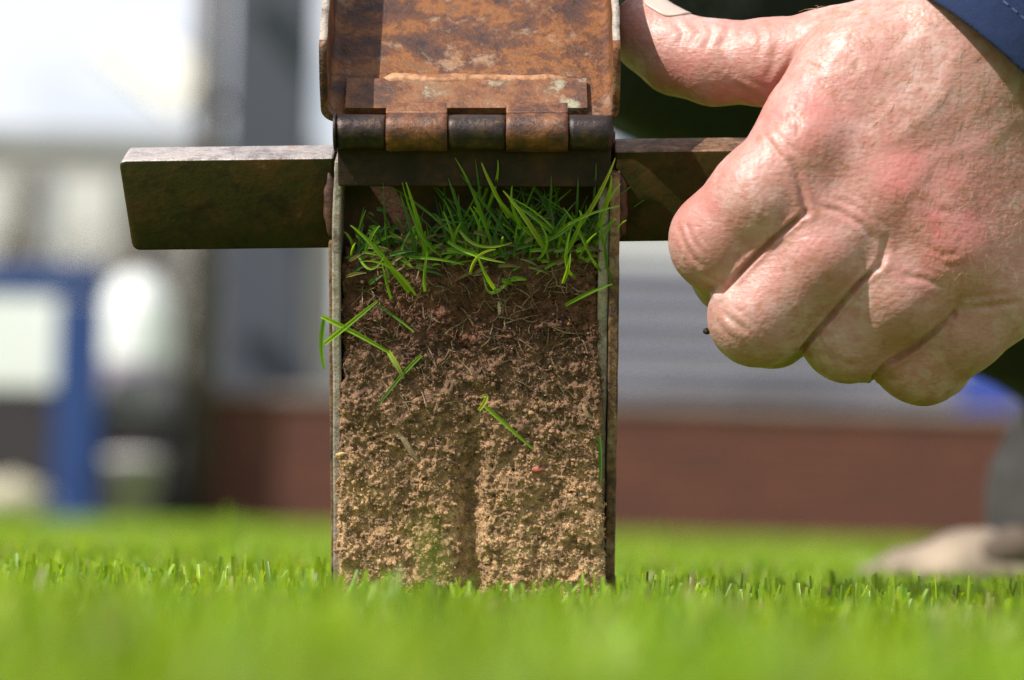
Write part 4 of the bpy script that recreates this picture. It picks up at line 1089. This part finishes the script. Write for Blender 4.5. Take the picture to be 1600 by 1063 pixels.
# crumb of soil stuck to the middle finger
cv, cf = ico(2); cv = cv * (1 + .5 * (rng.random((len(cv), 1)) - .5)) * np.array([1.0, 1.5, .9])
cr_o = mesh_np('soil_crumb', cv * MMM, cf, simple('dark_crumb', (.035, .018, .014), .8, .2, 900), smooth=False)
cr_o.location = cam2world(hp(1104.5, 517, 13)); tag(cr_o, 'dark crumb of soil stuck to the middle finger', 'crumb')

# sleeve with cuff
def sleeve():
    axd = np.array([.68, .73, -.02]); axd /= np.linalg.norm(axd)
    c = hp(1552, 116, 8).astype(float); sd1 = np.array([.74, -.67, .0]); sd1 -= axd * (sd1 @ axd); sd1 /= np.linalg.norm(sd1); sd2 = np.cross(axd, sd1)
    if sd2[2] < 0: sd2 = -sd2
    V = []; F = []; nr, ns = 90, 96
    prof = [(1.5, -2.2), (0.2, -1.6), (-.3, -.6), (0, 0), (.6, .15)] + [(l, .2 + .014 * l) for l in np.linspace(1.2, 12, 16)] + [(12.4, .05), (12.8, .3)] + [(l, .4 + .03 * l) for l in np.linspace(14, 330, nr)]
    for l, o in prof:
        for k in range(ns):
            a = 2 * math.pi * k / ns
            ra, rb = 31.0 + .07 * l, 30.0 + .06 * l
            q = np.array([[l, a * 20, 0]]); wr = float(fbm(np.array([[l * .6, math.cos(a) * 22, math.sin(a) * 22]]), 14, 2, 77)[0]) * min(2.2, .5 + l * .05)
            V.append(c + axd * l + sd1 * math.cos(a) * (ra + o + wr) + sd2 * math.sin(a) * (rb + o + wr))
    for i in range(len(prof) - 1):
        for k in range(ns): F.append((i * ns + k, i * ns + (k + 1) % ns, (i + 1) * ns + (k + 1) % ns, (i + 1) * ns + k))
    o = mesh_np('sleeve', cam2world(np.array(V)) - PI_, F, M_navy, person)
    # stitches of the hem
    bm = bmesh.new()
    for k in range(70):
        a = 2 * math.pi * (k + .5) / 70; l = 9.5; ra, rb = 31.0 + .07 * l + .45, 30.0 + .06 * l + .45
        wr = float(fbm(np.array([[l * .6, math.cos(a) * 22, math.sin(a) * 22]]), 14, 2, 77)[0]) * min(2.2, .5 + l * .05)
        q = c + axd * l + sd1 * math.cos(a) * (ra + wr) + sd2 * math.sin(a) * (rb + wr); tg = -sd1 * math.sin(a) * ra + sd2 * math.cos(a) * rb; tg /= np.linalg.norm(tg)
        pw = Vector(cam2world(q) - PI_); tw = Vector(CM3 @ tg); aw_ = Vector(CM3 @ axd); nw = tw.cross(aw_)
        Mx = Matrix((tw, aw_, nw)).transposed().to_4x4(); Mx.translation = pw
        bmesh.ops.create_cube(bm, size=1, matrix=Mx @ Matrix.Diagonal((.0016, .0004, .0004, 1)))
    s_ = bm_obj('stitching', bm, simple('navy_thread', (.03, .06, .16), .6), person); s_['kind'] = 'stuff'
sleeve()
# trouser leg: knee high behind the thumb, shin slanting down to the shoe at the right; thigh goes up and back
def leg_sdf(p):
    q = lambda px, py, dep: camv(px, py, 800 - dep).astype(np.float32)
    d = sd_cone(p, q(1132, -97, 1080), q(1400, 190, 1120), 66, 62)
    d = smin(d, sd_cone(p, q(1400, 190, 1120), q(1740, 480, 1290), 62, 52), 30)
    d = smin(d, sd_cone(p, q(1132, -97, 1080), q(1900, -420, 1400), 68, 95), 40)
    d = d + 0
    m_ = np.abs(d) < 25
    if m_.any(): d[m_] -= fbm(p[m_], 45, 3, 88) * 5.0
    return d
LV, LF, LN = sdf_mesh(leg_sdf, (20, -80, -1560), (420, 380, -960), 4.5, it=1)
mesh_np('trouser_leg', cam2world(LV) - PI_, LF, M_olive, person)
# shoe: low pale toe, grey raised heel and ankle
def shoe_sdf(p):
    q = lambda px, py, dep: camv(px, py, 800 - dep).astype(np.float32)
    d = sd_cone(p, q(1400, 918, 1330), q(1500, 903, 1330), 9, 17)
    d = smin(d, sd_cone(p, q(1500, 903, 1330), q(1585, 893, 1330), 17, 20), 14)
    d = smin(d, sd_cone(p, q(1320, 930, 1330), q(1410, 905, 1330), 7, 13), 8)
    return d
def heel_sdf(p):
    q = lambda px, py, dep: camv(px, py, 800 - dep).astype(np.float32)
    d = sd_cone(p, q(1632, 862, 1335), q(1668, 790, 1335), 24, 34)
    d = smin(d, sd_cone(p, q(1668, 790, 1335), q(1720, 640, 1320), 32, 34), 16)
    return d
v_, f2, n_ = sdf_mesh(shoe_sdf, (130, -160, -1375), (300, -75, -1285), 2.0, it=1)
M_toe = simple('pale_suede', (.32, .25, .19), .9, .55, 22); M_heel = simple('grey_mesh_cloth', (.05, .045, .045), .95, .6, 18)
shoe = mesh_np('shoe', cam2world(v_) - PI_, f2, M_toe, person)
def sole_sdf(p):
    q = lambda px, py, dep: camv(px, py, 800 - dep).astype(np.float32)
    return smin(sd_cone(p, q(1335, 938, 1330), q(1480, 932, 1330), 5, 9), sd_cone(p, q(1480, 932, 1330), q(1590, 930, 1332), 9, 11), 6)
v_, f2, n_ = sdf_mesh(sole_sdf, (120, -165, -1360), (300, -95, -1300), 2.0, it=1)
mesh_np('sole', cam2world(v_) - PI_, f2, simple('dark_rubber', (.045, .035, .03), .8), shoe)
def lace_sdf(p):
    q = lambda px, py, dep: camv(px, py, 800 - dep).astype(np.float32)
    return sd_cone(p, q(1545, 872, 1318), q(1600, 850, 1318), 7, 11)
v_, f2, n_ = sdf_mesh(lace_sdf, (150, -130, -1350), (290, -50, -1285), 2.0, it=1)
mesh_np('tongue', cam2world(v_) - PI_, f2, simple('brown_tongue', (.09, .065, .05), .9, .4, 30), shoe)
v_, f2, n_ = sdf_mesh(heel_sdf, (170, -160, -1390), (330, 30, -1270), 2.5, it=1)
mesh_np('shoe_heel', cam2world(v_) - PI_, f2, M_heel, shoe)
